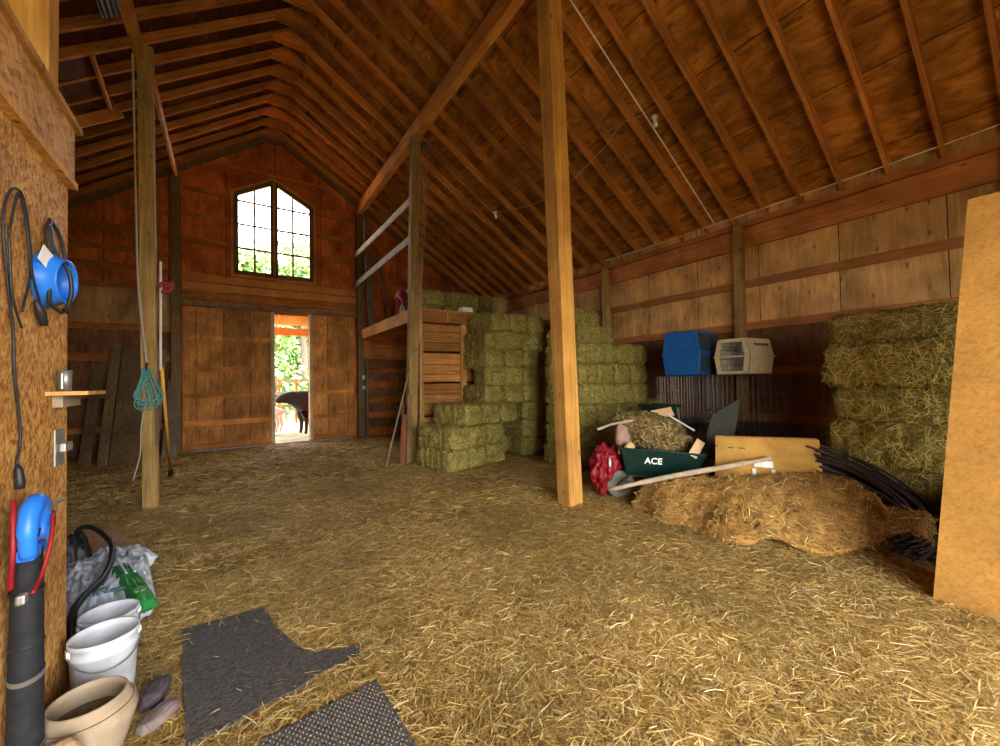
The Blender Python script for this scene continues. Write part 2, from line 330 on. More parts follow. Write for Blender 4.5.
# right wall
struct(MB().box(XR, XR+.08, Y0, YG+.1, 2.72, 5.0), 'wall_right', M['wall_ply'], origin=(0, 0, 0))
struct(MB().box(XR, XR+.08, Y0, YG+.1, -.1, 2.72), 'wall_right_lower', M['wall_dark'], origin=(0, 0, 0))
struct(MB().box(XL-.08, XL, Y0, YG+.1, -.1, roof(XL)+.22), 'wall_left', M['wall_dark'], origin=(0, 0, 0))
struct(MB().box(XR-.07, XR, Y0, YG, 4.276, 4.76), 'trim_1', M['plate'], origin=(0, 0, 0))
struct(MB().box(XR-.16, XR-.07, Y0, YG, 4.66, 4.76), 'trim_2', M['plate'], origin=(0, 0, 0))
tn = 3
for z0, h in ((3.49, .15), (2.66, .15), (1.8, .14), (.9, .14)):
    struct(MB().box(XR-.05, XR, Y0, YG, z0, z0+h), 'trim_%d' % tn, M['girt_y'], origin=(0, 0, 0)); tn += 1
struct(MB().box(XL, XL+.1, Y0, YG, roof(XL)-.25, roof(XL)-.02), 'trim_%d' % tn, M['plate'], origin=(0, 0, 0)); tn += 1
# near end wall with the wide doorway the picture was taken from
m = MB(); ey = (Y0-.1, Y0); OX0, OX1, OZ = -.9, 3.6, 3.6
m.prism([(XL, -.1), (OX0, -.1), (OX0, R2(OX0)), (XL, R2(XL))], ey); m.prism([(OX1, -.1), (XR+.1, -.1), (XR+.1, R2(XR+.1)), (OX1, R2(OX1))], ey)
m.prism([(OX0, OZ), (OX1, OZ), (OX1, R2(OX1)), (1.065, pk[1]), (OX0, R2(OX0))], ey)
struct(m, 'wall_front', M['gable'], origin=(0, 0, 0))
# gable girts (horizontal rails nailed to the sheets)
def grt(x0, x1, z0, z1, mat='gable_girt', t=.045):
    global tn
    struct(MB().box(x0, x1, YG-t, YG, z0, z1), 'trim_%d' % tn, M[mat], origin=(0, 0, (z0+z1)/2)); tn += 1
for z0, z1 in ((7.1, 7.22), (6.4, 6.5), (5.68, 5.82)):
    grt(max(-1.1, .8-(9.1-z1)/.72), WX0-.16, z0, z1); grt(WX1+.16, 3.35, z0, z1)
grt(-.35, 2.6, 7.98, 8.06)
grt(-1.1, 3.4, 4.62, 4.82, 'girt_light', .07); grt(-1.1, 3.4, 4.38, 4.58, 'girt_light', .06)
grt(-1.15, 3.4, 4.12, 4.34, 'gable_girt', .09)
for z0, z1 in ((5.72, 5.86), (4.72, 4.88), (4.25, 4.38), (3.2, 3.36), (2.42, 2.6), (1.5, 1.62), (.66, .8)): grt(XL, -1.35, z0, z1)
for z0, z1 in ((6.3, 6.42), (5.2, 5.34)): grt(XL+1.5 if z0 < 5.5 else -2.3, -1.35, z0, z1)
for z0, z1 in ((2.7, 2.9), (1.9, 2.05), (1.2, 1.35), (.5, .65), (5.0, 5.15)): grt(3.45, XR, z0, z1)
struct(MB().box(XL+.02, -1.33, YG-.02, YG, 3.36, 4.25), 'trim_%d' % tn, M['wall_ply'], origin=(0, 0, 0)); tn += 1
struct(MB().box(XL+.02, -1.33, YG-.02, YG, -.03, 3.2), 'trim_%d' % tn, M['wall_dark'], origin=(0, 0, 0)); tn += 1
# timber trim following the roof line on the gable
m = MB(); m.bar((.80, YG-.03, 9.06), (XL, YG-.03, roof(XL)-.14), .06, .14); m.bar((1.33, YG-.03, 9.06), (XR, YG-.03, roof(XR)-.14), .06, .14); m.bar((.7, YG-.03, 9.08), (1.43, YG-.03, 9.08), .06, .12)
struct(m, 'trim_%d' % tn, M['post_dark'], origin=(0, 0, 0)); tn += 1
# window with frame, muntins and glass
m = MB(); o_ = .02
ring = [(WX0, WS), (WX1, WS), (WX1, WH), (WXM, WA), (WX0, WH)]
for (a, b) in zip(ring, ring[1:]+ring[:1]): m.bar((a[0], YG, a[1]), (b[0], YG, b[1]), .12, .1, up=(0, 1, 0))
m.bar((WXM, YG, WS), (WXM, YG, WA-.02), .2, .1, up=(0, 1, 0))
win = struct(m, 'window_1', M['post_dark'], origin=(0, 0, 0)); ORG[win.name] = Vector((0, 0, 0))
m = MB()
for s in (-1, 1):
    xa = WXM+s*.5; m.bar((xa, YG+.03, WS), (xa, YG+.03, WA-.33), .05, .04, up=(0, 1, 0))
    for z in (5.72, 6.42, 7.1):
        m.bar((WXM, YG+.03, z), (WX0 if s < 0 else WX1, YG+.03, z), .05, .04, up=(0, 1, 0))
m.build('muntin', M['post_dark'], win)
m = MB(); m.prism([(WX0, WS), (WX1, WS), (WX1, WH), (WXM, WA), (WX0, WH)], (YG+.05, YG+.056)); m.build('window_pane', M['glass'], win)
m = MB()
for (a, b) in (((WX0-.08, WS-.1), (WX1+.08, WS-.1)), ((WX0-.09, WS-.15), (WX0-.09, WH+.05)), ((WX1+.09, WS-.15), (WX1+.09, WH+.05)), ((WX0-.09, WH+.05), (WXM, WA+.1)), ((WXM, WA+.1), (WX1+.09, WH+.05))):
    m.bar((a[0], YG-.03, a[1]), (b[0], YG-.03, b[1]), .06, .05, up=(0, 1, 0))
m.bar((WXM, YG-.06, WS), (WXM, YG-.06, WA), .05, .02, up=(0, 1, 0))
m.build('window_trim', M['girt_light'], win)
# sliding doors
d1 = thing('sliding_door', (-.05, 13.5, .06), 'wide brown plywood sliding barn door left of the narrow opening', 'door')
m = MB(); m.box(-1.1, .97, 13.53, 13.57, .06, 3.9); m.build('door_panel', M['gable_dark'], d1)
for z in (3.7, 3.05, 2.2, 1.5, .75, .12): MB().box(-1.08, .95, 13.48, 13.53, z-.07, z+.07).build('rail', M['gable_dark' if z > 2.5 else 'gable_girt'], d1)
MB().box(.95, 1.04, 13.47, 13.57, .06, 3.9).build('stile', M['grey_y'], d1)
d2 = thing('sliding_door', (2.65, 13.5, .06), 'brown plywood sliding barn door right of the narrow opening, beside the loft', 'door')
MB().box(2.05, 3.32, 13.53, 13.57, .06, 3.9).build('door_panel', M['gable_dark'], d2)
for z in (3.7, 3.05, 2.2, 1.5, .75, .12): MB().box(2.05, 3.3, 13.48, 13.53, z-.07, z+.07).build('rail', M['gable_dark' if z > 2.5 else 'gable_girt'], d2)
MB().box(1.98, 2.06, 13.47, 13.57, .06, 3.9).build('stile', M['grey_y'], d2)
tk = MB(); tk.box(-1.15, 3.4, 13.44, 13.5, 3.93, 4.03); tk.box(-1.15, 3.4, 13.5, 13.66, 3.99, 4.03)
tag(tk.build('door_track', M['grey_z']), 'long dark rail the sliding doors hang from under the gable window', 'door track')
tag(MB().tube([(-.9, 13.3, .03), (1, 13.32, .03), (3.2, 13.3, .03)], .03, 8).build('threshold_bar', M['metal']), 'pale metal bar on the floor along the sliding doors', 'bar')
# roof trusses: two rafters and the short tie under the ridge
proto = None
for k in range(28):
    y = YG-.02-.567*k
    if k == 0:
        t = thing('roof_truss', (0, y, 0), '', 'roof truss', 'roof trusses')
        h = .25
        a = MB().prism([(1.065, pk[1]-.02), (8.42, roof(8.42)+RD-.005), (8.42, roof(8.42)), (1.33, 9.19), (1.065, 9.33)], (y-.055, y)); a.build('rafter', M['raft_r'], t)
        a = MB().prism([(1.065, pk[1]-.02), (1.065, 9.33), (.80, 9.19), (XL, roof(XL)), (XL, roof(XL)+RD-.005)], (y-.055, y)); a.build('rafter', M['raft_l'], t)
        a = MB(); a.prism([(.74, 9.16), (1.39, 9.16), (1.37, 9.24), (1.16, 9.4), (.97, 9.4), (.76, 9.24)], (y, y+.02)); a.prism([(.74, 9.16), (1.39, 9.16), (1.37, 9.24), (1.16, 9.4), (.97, 9.4), (.76, 9.24)], (y-.065, y-.045))
        a.build('ridge_tie', M['gable_girt'], t); proto = t
    else:
        t = proto.copy(); C.objects.link(t); t.location.y = y
        for ch in list(proto.children):
            c = ch.copy(); C.objects.link(c); c.parent = t
    t['label'] = 'timber roof truss, the %s one out from the gable window wall' % ORD[k+1]
# purlin beams
tag(MB().bar((3.52, -2.7, 7.5), (3.52, 13.64, 7.5), .16, .34).build('roof_beam', M['beam']), 'long orange timber beam running high along the loft posts to the gable', 'beam')
tag(MB().bar((-1.12, -2.7, 6.68), (-1.12, 7.66, 6.68), .1, .26).build('roof_beam', M['beam']), 'timber beam running overhead to the top of the left post', 'beam')
tag(MB().bar((-.95, 7.6, 6.2), (-1.22, 13.5, 7.38), .045, .2).build('brace_board', M['beam']), 'sloping timber brace from the left post up to the gable post', 'brace')
# posts
def post(pts, w_, name, mat, label, parent=None, d=None):
    m = MB(); a, b = Vector(pts[0]), Vector(pts[1]); d = d or w_
    segs = 10; vs = []; fs = []
    for i in range(segs+1):
        p = a.lerp(b, i/segs); j = .006
        ww = w_/2; dd = d/2; c = .012
        for sx, sy in ((-1, -1), (1, -1), (1, 1), (-1, 1)):
            vs.append((p.x+sx*ww+random.uniform(-j, j), p.y+sy*dd+random.uniform(-j, j), p.z))
    for i in range(segs):
        for k in range(4): fs.append((i*4+k, i*4+(k+1) % 4, i*4+4+(k+1) % 4, i*4+4+k))
    fs += [(3, 2, 1, 0), tuple(segs*4+k for k in range(4))]
    m.add(vs, fs); o = m.build(name, mat, parent, bevel=.012)
    if parent is None: tag(o, label, 'post', 'timber posts')
    return o
post([(3.97, 4.2, -.03), (3.75, 4.2, 7.5)], .25, 'timber_post', M['post_y'], 'tall yellow timber post standing alone mid floor before the hay stack')
post([(-.99, 7.76, -.03), (-1.06, 7.76, 6.8)], .18, 'timber_post', M['post_old'], 'tall weathered post on the left with teal rope hung on it')
post([(3.3, 8.55, -.03), (3.5, 8.55, 7.34)], .2, 'timber_post', M['post_old'], 'slim weathered post at the front corner of the loft')
post([(-1.22, 13.4, -.03), (-1.22, 13.4, 7.3)], .2, 'timber_post', M['post_dark'], 'dark rough post against the gable left of the sliding door')
post([(3.5, 13.45, -.03), (3.5, 13.45, 7.32)], .2, 'timber_post', M['post_dark'], 'dark post against the gable at the back of the loft')
post([(5.83, 8.75, 3.46), (5.83, 8.75, 3.95)], .2, 'timber_post', M['post_old'], 'short post stub on the loft floor behind the hay stack top')
post([(-.945, 3.37, -.03), (-.945, 3.37, 7.8)], .16, 'timber_post', M['post_y'], 'thick post rising behind the left particle board wall', d=.16)
for y, lb in ((3.86, 'wall post on the right wall above the pet crates'), (7.22, 'wall post on the right wall behind the hay stack'), (.5, 'wall post on the right wall behind the leaning panel')):
    post([(XR-.15, y, -.03), (XR-.15, y, 4.7)], .16, 'timber_post', M['post_old'], lb)

# partition of particle board at the left
struct(MB().box(-.85, -.798, -2.8, 3.33, -.03, 3.27), 'wall_partition', M['osb_wall'], origin=(0, 0, 0))
m = MB(); m.box(-.796, -.77, -2.8, 3.33, 2.955, 3.27)
tag(m.build('fascia_board', M['fascia']), 'dark orange board along the top of the left particle board wall', 'board')
m = MB(); m.box(-.87, -.745, -2.8, 3.37, 3.27, 3.305)
tag(m.build('top_rail', M['plank_z']), 'thin timber rail capping the fascia of the left wall', 'rail')
tag(MB().box(-.798, -.755, -2.8, 3.33, 2.92, 2.955).build('lower_rail', M['plank_z']), 'thin rail under the fascia of the left wall', 'rail')

# leaning particle board panel at right
m = MB(); A = Vector((4.49, .754, 0)); B = Vector((4.40, -.5, 0)); Tt = Vector((4.70, .52, 3.08)); T2 = Vector((4.64, -.75, 3.06)); n_ = (B-A).cross(Tt-A).normalized()*.02
if n_.x < 0: n_ = -n_
vs = []
for q in (0, 1):
    for p in (A, B, T2, Tt): vs.append(p+n_*q)
m.add(vs, [(0, 1, 2, 3), (7, 6, 5, 4), (0, 4, 5, 1), (1, 5, 6, 2), (2, 6, 7, 3), (3, 7, 4, 0)])
tag(m.build('particle_board_panel', M['osb_panel']), 'tall bright orange sheet of particle board standing at the right edge', 'panel')

# ------------------------------------------------------------------ loft
lf = thing('hay_loft', (3.5, 8.7, 0), 'raised wooden hay loft with plank front and open stall under it', 'loft')
MB().box(3.42, 8.3, 8.62, 13.6, 3.42, 3.46).build('deck', M['girt_light'], lf)
MB().box(3.42, 3.48, 8.66, 13.6, 3.16, 3.42).build('side_joist', M['beam'], lf)
MB().box(3.48, 8.3, 8.62, 8.68, 3.16, 3.42).build('front_joist', M['plank_x'], lf)
for k in range(1, 9): MB().box(3.5, 8.3, 8.68+.58*k, 8.72+.58*k, 3.2, 3.41).build('floor_joist', M['gable_girt'], lf)
z = .03; k = 0
while z < 3.1:
    h = (.2, .24, .17, .22, .26)[k % 5]; g = .012 if k % 3 else .05
    MB().box(3.56, 5.75, 8.70, 8.73, z, min(z+h, 3.15)).build('wall_plank', M['plank_x'], lf, origin=(3.56, 8.7, z)); z += h+g; k += 1
for x in (4.72, ): MB().box(x-.07, x+.07, 8.63, 8.70, .03, 3.15).build('stud', M['plank_z'], lf)
MB().box(3.56, 3.66, 8.63, 8.70, .03, 3.42).build('stud', M['post_old'], lf)
for x in (4.27, 4.7, 5.12): MB().box(x, x+.03, 8.6, 8.62, 3.17, 3.4).build('cleat', M['post_old'], lf)
MB().box(3.6, 8.3, 13.44, 13.5, 2.55, 3.05).build('back_beam', M['gable_girt'], lf)
m = MB(); m.box(3.62, 3.72, 13.3, 13.38, 0, 2.6); m.build('back_stud', M['grey_z'], lf)
for z0 in (.3, .8, 1.3, 1.8, 2.25): MB().box(3.75, 8.3, 13.36, 13.4, z0, z0+.3).build('back_plank', M['wall_dark'], lf)
for z in (1.55, 1.88):
    m = MB(); m.lathe([(0, 0), (.05, 0), (.05, .06), (.03, .07), (.05, .08), (.05, .12), (0, .12)], (3.55, 13.28, z), n=16)
    tag(m.build('insulator', M['white'], smooth=True), 'small white fence insulator on the dark back loft post, %s of two' % ('lower' if z < 1.7 else 'upper'), 'insulator')
# rails
for (z0, z1, lb) in ((5.94, 5.88, 'upper'), (4.98, 5.02, 'lower')):
    tag(MB().bar((3.36, 13.6, z0), (3.38, 8.45, z1), .035, .17).build('guard_rail', M['grey_y']), '%s pale guard rail along the open side of the loft' % lb, 'rail')
tag(MB().bar((3.72, 12.9, 3.46), (3.64, 13.1, 7.1), .2, .1, up=(0, 1, 0)).build('leaning_board', M['grey_z']), 'grey weathered board standing upright on the loft deck', 'board')
tag(MB().bar((4.12, 12.0, 3.46), (3.83, 12.9, 6.2), .17, .05, up=(0, 1, 0)).build('leaning_board', M['red_z']), 'reddish board leaning diagonally on the loft deck', 'board')
m = MB(); m.tube([(3.56, 10.1, 3.5), (3.56, 9.95, 3.9), (3.58, 9.75, 4.0), (3.6, 9.6, 3.75), (3.62, 9.55, 3.5)], [.05, .1, .12, .08, .03], 8, smooth=4)
tag(m.build('red_bundle', M['red_old'], smooth=True), 'small dull red bundle hanging by the loft corner post', 'bundle')
wb_ = thing('box', (4.98, 8.95, 3.46), 'small white carton sitting on the edge of the loft', 'box')
MB().box(4.83, 5.12, 8.85, 9.1, 3.46, 3.64).build('carton', M['glass_tag'], wb_, bevel=.01); MB().box(4.83, 5.12, 8.845, 8.85, 3.5, 3.52).build('tape', M['soil'], wb_)

# ------------------------------------------------------------------ hay bales
BL, BW, BH = 1.05, .52, .42
def bladeset(P, Nn, Lr, Wr, seed, out=.25, droop=.0):
    """thin bent blades lying mostly along the surface; arrays of points and normals"""
    r = np.random.default_rng(seed); n = len(P)
    t = r.normal(size=(n, 3)); t -= (t*Nn).sum(1, keepdims=True)*Nn; t /= np.linalg.norm(t, axis=1, keepdims=True)
    d = t+Nn*r.uniform(-.05, out, (n, 1))*r.random((n, 1))*2; d /= np.linalg.norm(d, axis=1, keepdims=True)
    s = np.cross(d, Nn+r.normal(size=(n, 3))*.3); s /= np.linalg.norm(s, axis=1, keepdims=True)
    L = r.uniform(*Lr, (n, 1)); W = r.uniform(*Wr, (n, 1))/2
    bend = Nn*r.uniform(-.06, .12, (n, 1))*L+t*0
    a = P-d*L/2; b = P+bend*.5+s*L*r.uniform(-.05, .05, (n, 1)); c = P+d*L/2
    V = np.stack([a-s*W, a+s*W, b+s*W, b-s*W, c+s*W*.6, c-s*W*.6], 1).reshape(-1, 3)
    k = np.arange(n)[:, None]*6; F = np.concatenate([k+[0, 1, 2, 3], k+[3, 2, 4, 5]], 1).reshape(-1, 4)
    return V, F
def mesh_np(name, V, F, mats, mi=None):
    me = bpy.data.meshes.new(name); me.vertices.add(len(V)); me.vertices.foreach_set('co', np.asarray(V, np.float32).ravel())
    me.loops.add(F.size); me.loops.foreach_set('vertex_index', F.ravel().astype(np.int32))
    me.polygons.add(len(F)); me.polygons.foreach_set('loop_start', (np.arange(len(F))*4).astype(np.int32)); me.polygons.foreach_set('loop_total', np.full(len(F), 4, np.int32))
    for q in mats: me.materials.append(q)
    if mi is not None: me.polygons.foreach_set('material_index', np.asarray(mi, np.int32))
    me.update(); me.validate(); return me
def bale_mesh(seed, L=BL, W=BW, Hh=BH, nb=5200):
    r = np.random.default_rng(seed); bm = bmesh.new()
    bmesh.ops.create_cube(bm, size=1); bmesh.ops.subdivide_edges(bm, edges=bm.edges, cuts=11, use_grid_fill=True)
    for v in bm.verts:
        p = v.co*2; q = Vector([math.copysign(abs(c)**1.0, c) for c in p])
        rr = 1-.055*((abs(p.x*p.y))**6+(abs(p.y*p.z))**6+(abs(p.x*p.z))**6)
        co = Vector((p.x*L/2, p.y*W/2, p.z*Hh/2))*rr
        slab = .012*math.sin(p.x*18+seed)*(1 if abs(p.x) < .95 else 0)
        nz = noise.noise(co*6+Vector((seed*7, 0, 0)))*.03+noise.noise(co*18+Vector((seed, 5, 0)))*.018
        tw = 0
        for tx in (-.42, .42):
            tw -= .02*math.exp(-((p.x-tx)/.06)**2)
        nrm = Vector((p.x if abs(p.x) > .9 else 0, p.y if abs(p.y) > .9 else 0, p.z if abs(p.z) > .9 else 0)).normalized()
        v.co = co+nrm*(nz+slab+tw)+Vector((0, 0, Hh/2))
    bm.normal_update(); bm.faces.ensure_lookup_table()
    V0 = np.array([v.co[:] for v in bm.verts]); F0 = np.array([[v.index for v in f.verts] for f in bm.faces])
    cen = np.array([f.calc_center_median()[:] for f in bm.faces]); nn = np.array([f.normal[:] for f in bm.faces]); ar = np.array([f.calc_area() for f in bm.faces]); bm.free()
    idx = r.choice(len(cen), nb, p=ar/ar.sum()); u = r.random((nb, 2))
    q = V0[F0[idx]]; P = (q[:, 0]*(1-u[:, :1])+q[:, 1]*u[:, :1])*(1-u[:, 1:])+(q[:, 3]*(1-u[:, :1])+q[:, 2]*u[:, :1])*u[:, 1:]
    Nn = nn[idx]; V1, F1 = bladeset(P+Nn*.006, Nn, (.05, .15), (.004, .008), seed+50, out=.35)
    V = np.concatenate([V0, V1]); F = np.concatenate([F0, F1+len(V0)])
    return mesh_np('hay_bale', V, F, [M['hay_body'], M['hay_blade']], [0]*len(F0)+[1]*len(F1))
BM = [bale_mesh(s) for s in range(5)]
def twine_mesh(x):
    m = MB(); a, b = BW/2+.006, BH; pts = []
    ring = [(-a, .0), (-a, b), (a, b), (a, .0)]
    pts = [(x, p, q) for p, q in [(-a, .02), (-a-.004, b/2), (-a, b-.02), (-a+.03, b+.004), (0, b+.006), (a-.03, b+.004), (a, b-.02), (a+.004, b/2), (a, .02), (a-.03, -.002), (0, -.003), (-a+.03, -.002), (-a, .02)]]
    m.tube(pts, .004, 5); me = bpy.data.meshes.new('twine'); me.from_pydata(m.v, [], m.f); me.materials.append(M['twine']); return me
TW = [twine_mesh(-.22), twine_mesh(.22)]
bc = 0
def bale(x, y, z, rz, label, group, sz=(1, 1, 1)):
    """centre of the base, rz = direction of the long axis"""
    global bc
    o = bpy.data.objects.new('hay_bale', BM[bc % 5]); C.objects.link(o); o.location = (x, y, z)
    o.rotation_euler = (0, 0, rz+random.uniform(-.025, .025)+(PI if random.random() < .5 else 0)); o.scale = sz; tag(o, label, 'hay bale', group)
    for t in TW:
        c = bpy.data.objects.new('twine', t); C.objects.link(c); c.parent = o
    bc += 1; return o
G1 = 'hay bales of the big stepped stack'
T_ = .415
for t in range(8):        # left half, front face at Y 7.6
    z = t*T_-.01; tn_ = ORD[t+1]
    x0 = 4.68+random.uniform(-.05, .05)
    if t == 7: x0 = 4.86
    if t % 2 == 0:
        for k in range(1 if t < 3 else 0, 2): bale(x0+BL/2+k*(BL+.01), 7.6+BW/2+random.uniform(-.04, .04), z, 0, 'broadside hay bale, %s from left, %s tier of the stack left half' % (ORD[k+1], tn_), G1)
        if t < 3 or t == 6:
            for k in range(2): bale(x0+BL/2+k*(BL+.01), 8.14+BW/2, z, 0, 'back row hay bale, %s from left, %s tier of the stack left half' % (ORD[k+1], tn_), G1)
    else:
        for k in range(2 if t < 3 else 0, 4 if t < 7 else 3): bale(x0+BW/2+k*(BW+.01), 7.6+BL/2+random.uniform(-.05, .03), z, PI/2, 'end-on hay bale, %s from left, %s tier of the stack left half' % (ORD[k+1], tn_), G1)
for t in range(6):        # right half, front face at Y 5.6
    z = t*T_-.01; tn_ = ORD[t+1]; x0 = 5.6+random.uniform(-.04, .04)
    if t % 2 == 1:
        for k in range(2): bale(x0+BL/2+k*(BL+.01), 5.6+BW/2+random.uniform(-.03, .05), z, 0, 'broadside hay bale, %s from left, %s tier of the stack right half' % (ORD[k+1], tn_), G1)
        for k in range(2): bale(x0+BL/2+k*(BL+.01), 6.13+BW/2, z, 0, 'back row hay bale, %s from left, %s tier of the stack right half' % (ORD[k+1], tn_), G1)
    else:
        for k in range(4): bale(x0+BW/2+k*(BW+.01), 5.62+BL/2+random.uniform(-.03, .04), z, PI/2, 'end-on hay bale, %s from left, %s tier of the stack right half' % (ORD[k+1], tn_), G1)
for r_ in range(2):
    for k in range(1): bale(6.5-k*1.06, 5.95+BW/2+r_*.53, 6*T_-.01, 0, 'hay bale in the seventh tier of the stack right half, %s' % (('right front one', 'left front one')[k] if r_ == 0 else 'back one'), G1)
bale(6.5, 6.32+BW/2, 7*T_-.01, 0, 'topmost hay bale just right of the mid floor post', G1)
G2 = 'hay bales of the low step in front of the stack'
e1 = Vector((math.cos(.24), math.sin(.24), 0)); e2 = Vector((-e1.y, e1.x, 0)); c0 = Vector((3.44, 6.9, 0))
for t in range(3):
    for k in range((3, 4, 3)[t] if t != 1 else 3):
        off = BW/2+k*(BW+.01)+(0 if t < 2 else .5); bk = BL/2+(0 if t < 2 else .08)+random.uniform(-.03, .03)
        if t == 0 and k == 3: continue
        p = c0+e1*off+e2*bk; p.z = t*.425-.01
        if t == 0 or k < 4: bale(p.x, p.y, p.z, PI/2+.24, 'hay bale of the low front step, %s from left in its %s layer' % (ORD[k+1], ('bottom', 'middle', 'top')[t]), G2)
bale(8.02, 6.1, .42, PI/2+.05, 'loose hay bale against the right wall beside the stack, upper of two', G1)
bale(8.02, 6.1, -.01, PI/2, 'loose hay bale against the right wall beside the stack, lower of two', G1)
bale(8.02, 6.1, .84, PI/2, 'single hay bale against the right wall right of the stack, top of its pile', G1)
G3 = 'hay bales stacked by the leaning panel'
zs = [-.01, .345, .705, 1.211, 1.618, 2.113]; hs = [.86, .86, 1.2, .97, 1.18, .87]; ox = [0, 0, .02, .04, -.03, .03]; oy = [0, .0, .02, -.04, .05, .0]
for t in range(6):
    bale(6.05+BW*.55+ox[t], 1.25+oy[t], zs[t], PI/2, 'hay bale in the %s tier of the stack beside the orange panel' % ORD[t+1], G3, (1.1, 1.1, hs[t]))
    if t > 3: bale(6.66+BW/2+ox[t], 1.25-oy[t], zs[t], PI/2, 'back hay bale in the %s tier of the stack beside the orange panel' % ORD[t+1], G3, (1, 1, hs[t]))
bale(5.72, .22, -.01, PI/2+.1, 'hay bale on the floor in front of the stack beside the orange panel', G3)
bale(5.74, .2, .4, PI/2-.08, 'loose hay bale propped before the stack beside the orange panel', G3, (1, 1, .7))
G4 = 'hay bales up on the loft'
for k, x in enumerate((4.35, 5.45, 6.55)):
    for j in range(2): bale(x+.1*j, 10.4, 3.46+.415*j, 0, '%s hay bale on the loft deck, %s from the left' % (('lower', 'upper')[j], ORD[k+1]), G4)

# ------------------------------------------------------------------ straw on the floor (nobody could count it)
mat1 = [(-.30, 3.68), (.20, 3.66), (.26, 3.3), (.37, 2.95), (.44, 2.86), (.70, 2.76), (.66, 2.66), (.45, 2.64), (.30, 2.58), (.12, 2.56), (-.02, 2.5), (-.10, 2.50), (-.19, 2.47), (-.21, 2.7), (-.26, 3.15)]
mat2 = [(.69, 2.385), (.10, 2.31), (-.08, 1.4), (.75, 1.4)]
def inside(P, poly):
    x, y = P[:, 0], P[:, 1]; r = np.zeros(len(P), bool); j = len(poly)-1
    for i in range(len(poly)):
        xi, yi = poly[i]; xj, yj = poly[j]
        r ^= ((yi > y) != (yj > y)) & (x < (xj-xi)*(y-yi)/(yj-yi+1e-9)+xi); j = i
    return r
def scatter(n, x0, x1, y0, y1): return np.stack([rng.uniform(x0, x1, n), rng.uniform(y0, y1, n)], 1)
parts = []
for n, box, Lr, Wr in ((90000, (-.8, 3.2, 1.1, 4.6), (.035, .13), (.0025, .005)), (60000, (2.0, 5.2, .3, 4.6), (.035, .13), (.0025, .005)), (60000, (-2.2, 5.4, 4.6, 8), (.05, .15), (.004, .008)), (26000, (-3.5, 4, 8, 13.4), (.08, .22), (.010, .018)), (9000, (4.2, 8.3, 1.0, 5.5), (.06, .17), (.006, .01))):
    P = scatter(n, *box); keep = ~(inside(P, mat2)) & ~(inside(P, mat1) & (rng.random(n) > .04))
    keep &= ~((P[:, 0] < -.70) & (P[:, 1] < 3.5)); P = P[keep]; parts.append((P, Lr, Wr))
Vs = []; Fs = []; off = 0
for k, (P, Lr, Wr) in enumerate(parts):
    z = np.abs(rng.normal(0, .012, len(P)))+rng.random(len(P))*.014-.004
    z += .02*np.sin(P[:, 0]*2.1+np.sin(P[:, 1]*1.7))*np.sin(P[:, 1]*2.6)*.5
    P3 = np.concatenate([P, z[:, None]], 1); Nn = np.tile([0, 0, 1.], (len(P), 1))
    V, F = bladeset(P3, Nn, Lr, Wr, 90+k, out=.22); Vs.append(V); Fs.append(F+off); off += len(V)
me = mesh_np('straw', np.concatenate(Vs), np.concatenate(Fs), [M['straw_blade']])
o = bpy.data.objects.new('straw', me); C.objects.link(o); tag(o, 'loose golden straw covering the whole barn floor', 'straw', kind='stuff')

# ------------------------------------------------------------------ rubber mats
tag(MB().prism(mat1, (-.005, .022), 'z').build('rubber_mat', M['rubber_mat']), 'flat dark rubber mat partly buried in straw, with a torn tongue', 'mat')
mm = thing('rubber_mat', (.4, 1.9, 0), 'dark studded rubber mat at the bottom edge of the view', 'mat')
MB().prism(mat2, (-.005, .024), 'z').build('mat_base', M['rubber_mat'], mm)
m = MB()
for j in range(48):
    for i in range(30):
        x = -.05+i*.028+(.014 if j % 2 else 0); y = 2.36-j*.02
        if not inside(np.array([[x, y+.0]]), [(.675, 2.37), (.115, 2.30), (-.06, 1.42), (.735, 1.42)])[0]: continue
        a, b = .005, .010; m.add([(x-a, y, .024), (x, y-b, .024), (x+a, y, .024), (x, y+b, .024), (x, y, .029)], [(0, 1, 4), (1, 2, 4), (2, 3, 4), (3, 0, 4)])
m.build('studs', M['mat_dim'], mm)

# ------------------------------------------------------------------ left foreground things
def bucket(x, y, r, h, label, z0=0):
    t = thing('bucket', (x, y, z0), label, 'bucket', 'white plastic buckets')
    m = MB(); m.lathe([(0, 0), (r*.86, 0), (r*.88, .01), (r*.97, h-.09), (r*1.0, h-.085), (r*1.0, h-.075), (r*.975, h-.07), (r*.98, h-.03), (r*1.03, h-.025), (r*1.03, h-.0), (r*.97, h-.002), (r*.95, h-.04), (r*.84, .012), (0, .012)], (x, y, z0), n=40)
    m.build('bucket_body', M['dirty_white'], t, smooth=True).data
    pts = [(x+r*1.04*math.cos(a), y+r*1.04*math.sin(a)-.0, z0+h-.05-.10*math.sin((a-A0)/(A1-A0)*PI)) for A0, A1 in ((-2.75, .3),) for a in np.linspace(A0, A1, 18)]
    MB().tube(pts, .004, 6).build('bail_handle', M['metal'], t, smooth=True)
    for a in (-2.75, .3):
        m = MB(); m.box(-.018, .018, -.008, .008, -.02, .02, Matrix.Translation((x+r*1.0*math.cos(a), y+r*1.0*math.sin(a), z0+h-.05)) @ Matrix.Rotation(a+PI/2, 4, 'Z')); m.build('handle_lug', M['dirty_white'], t)
    return t
bucket(-.61, 3.19, .146, .36, 'white plastic bucket with wire handle standing behind the clay pot')
bucket(-.655, 3.54, .14, .33, 'white plastic bucket half hidden behind the front bucket')
pt = thing('clay_pot', (-.57, 2.68, 0), 'round tan clay pot part filled with soil in the near left corner', 'pot')
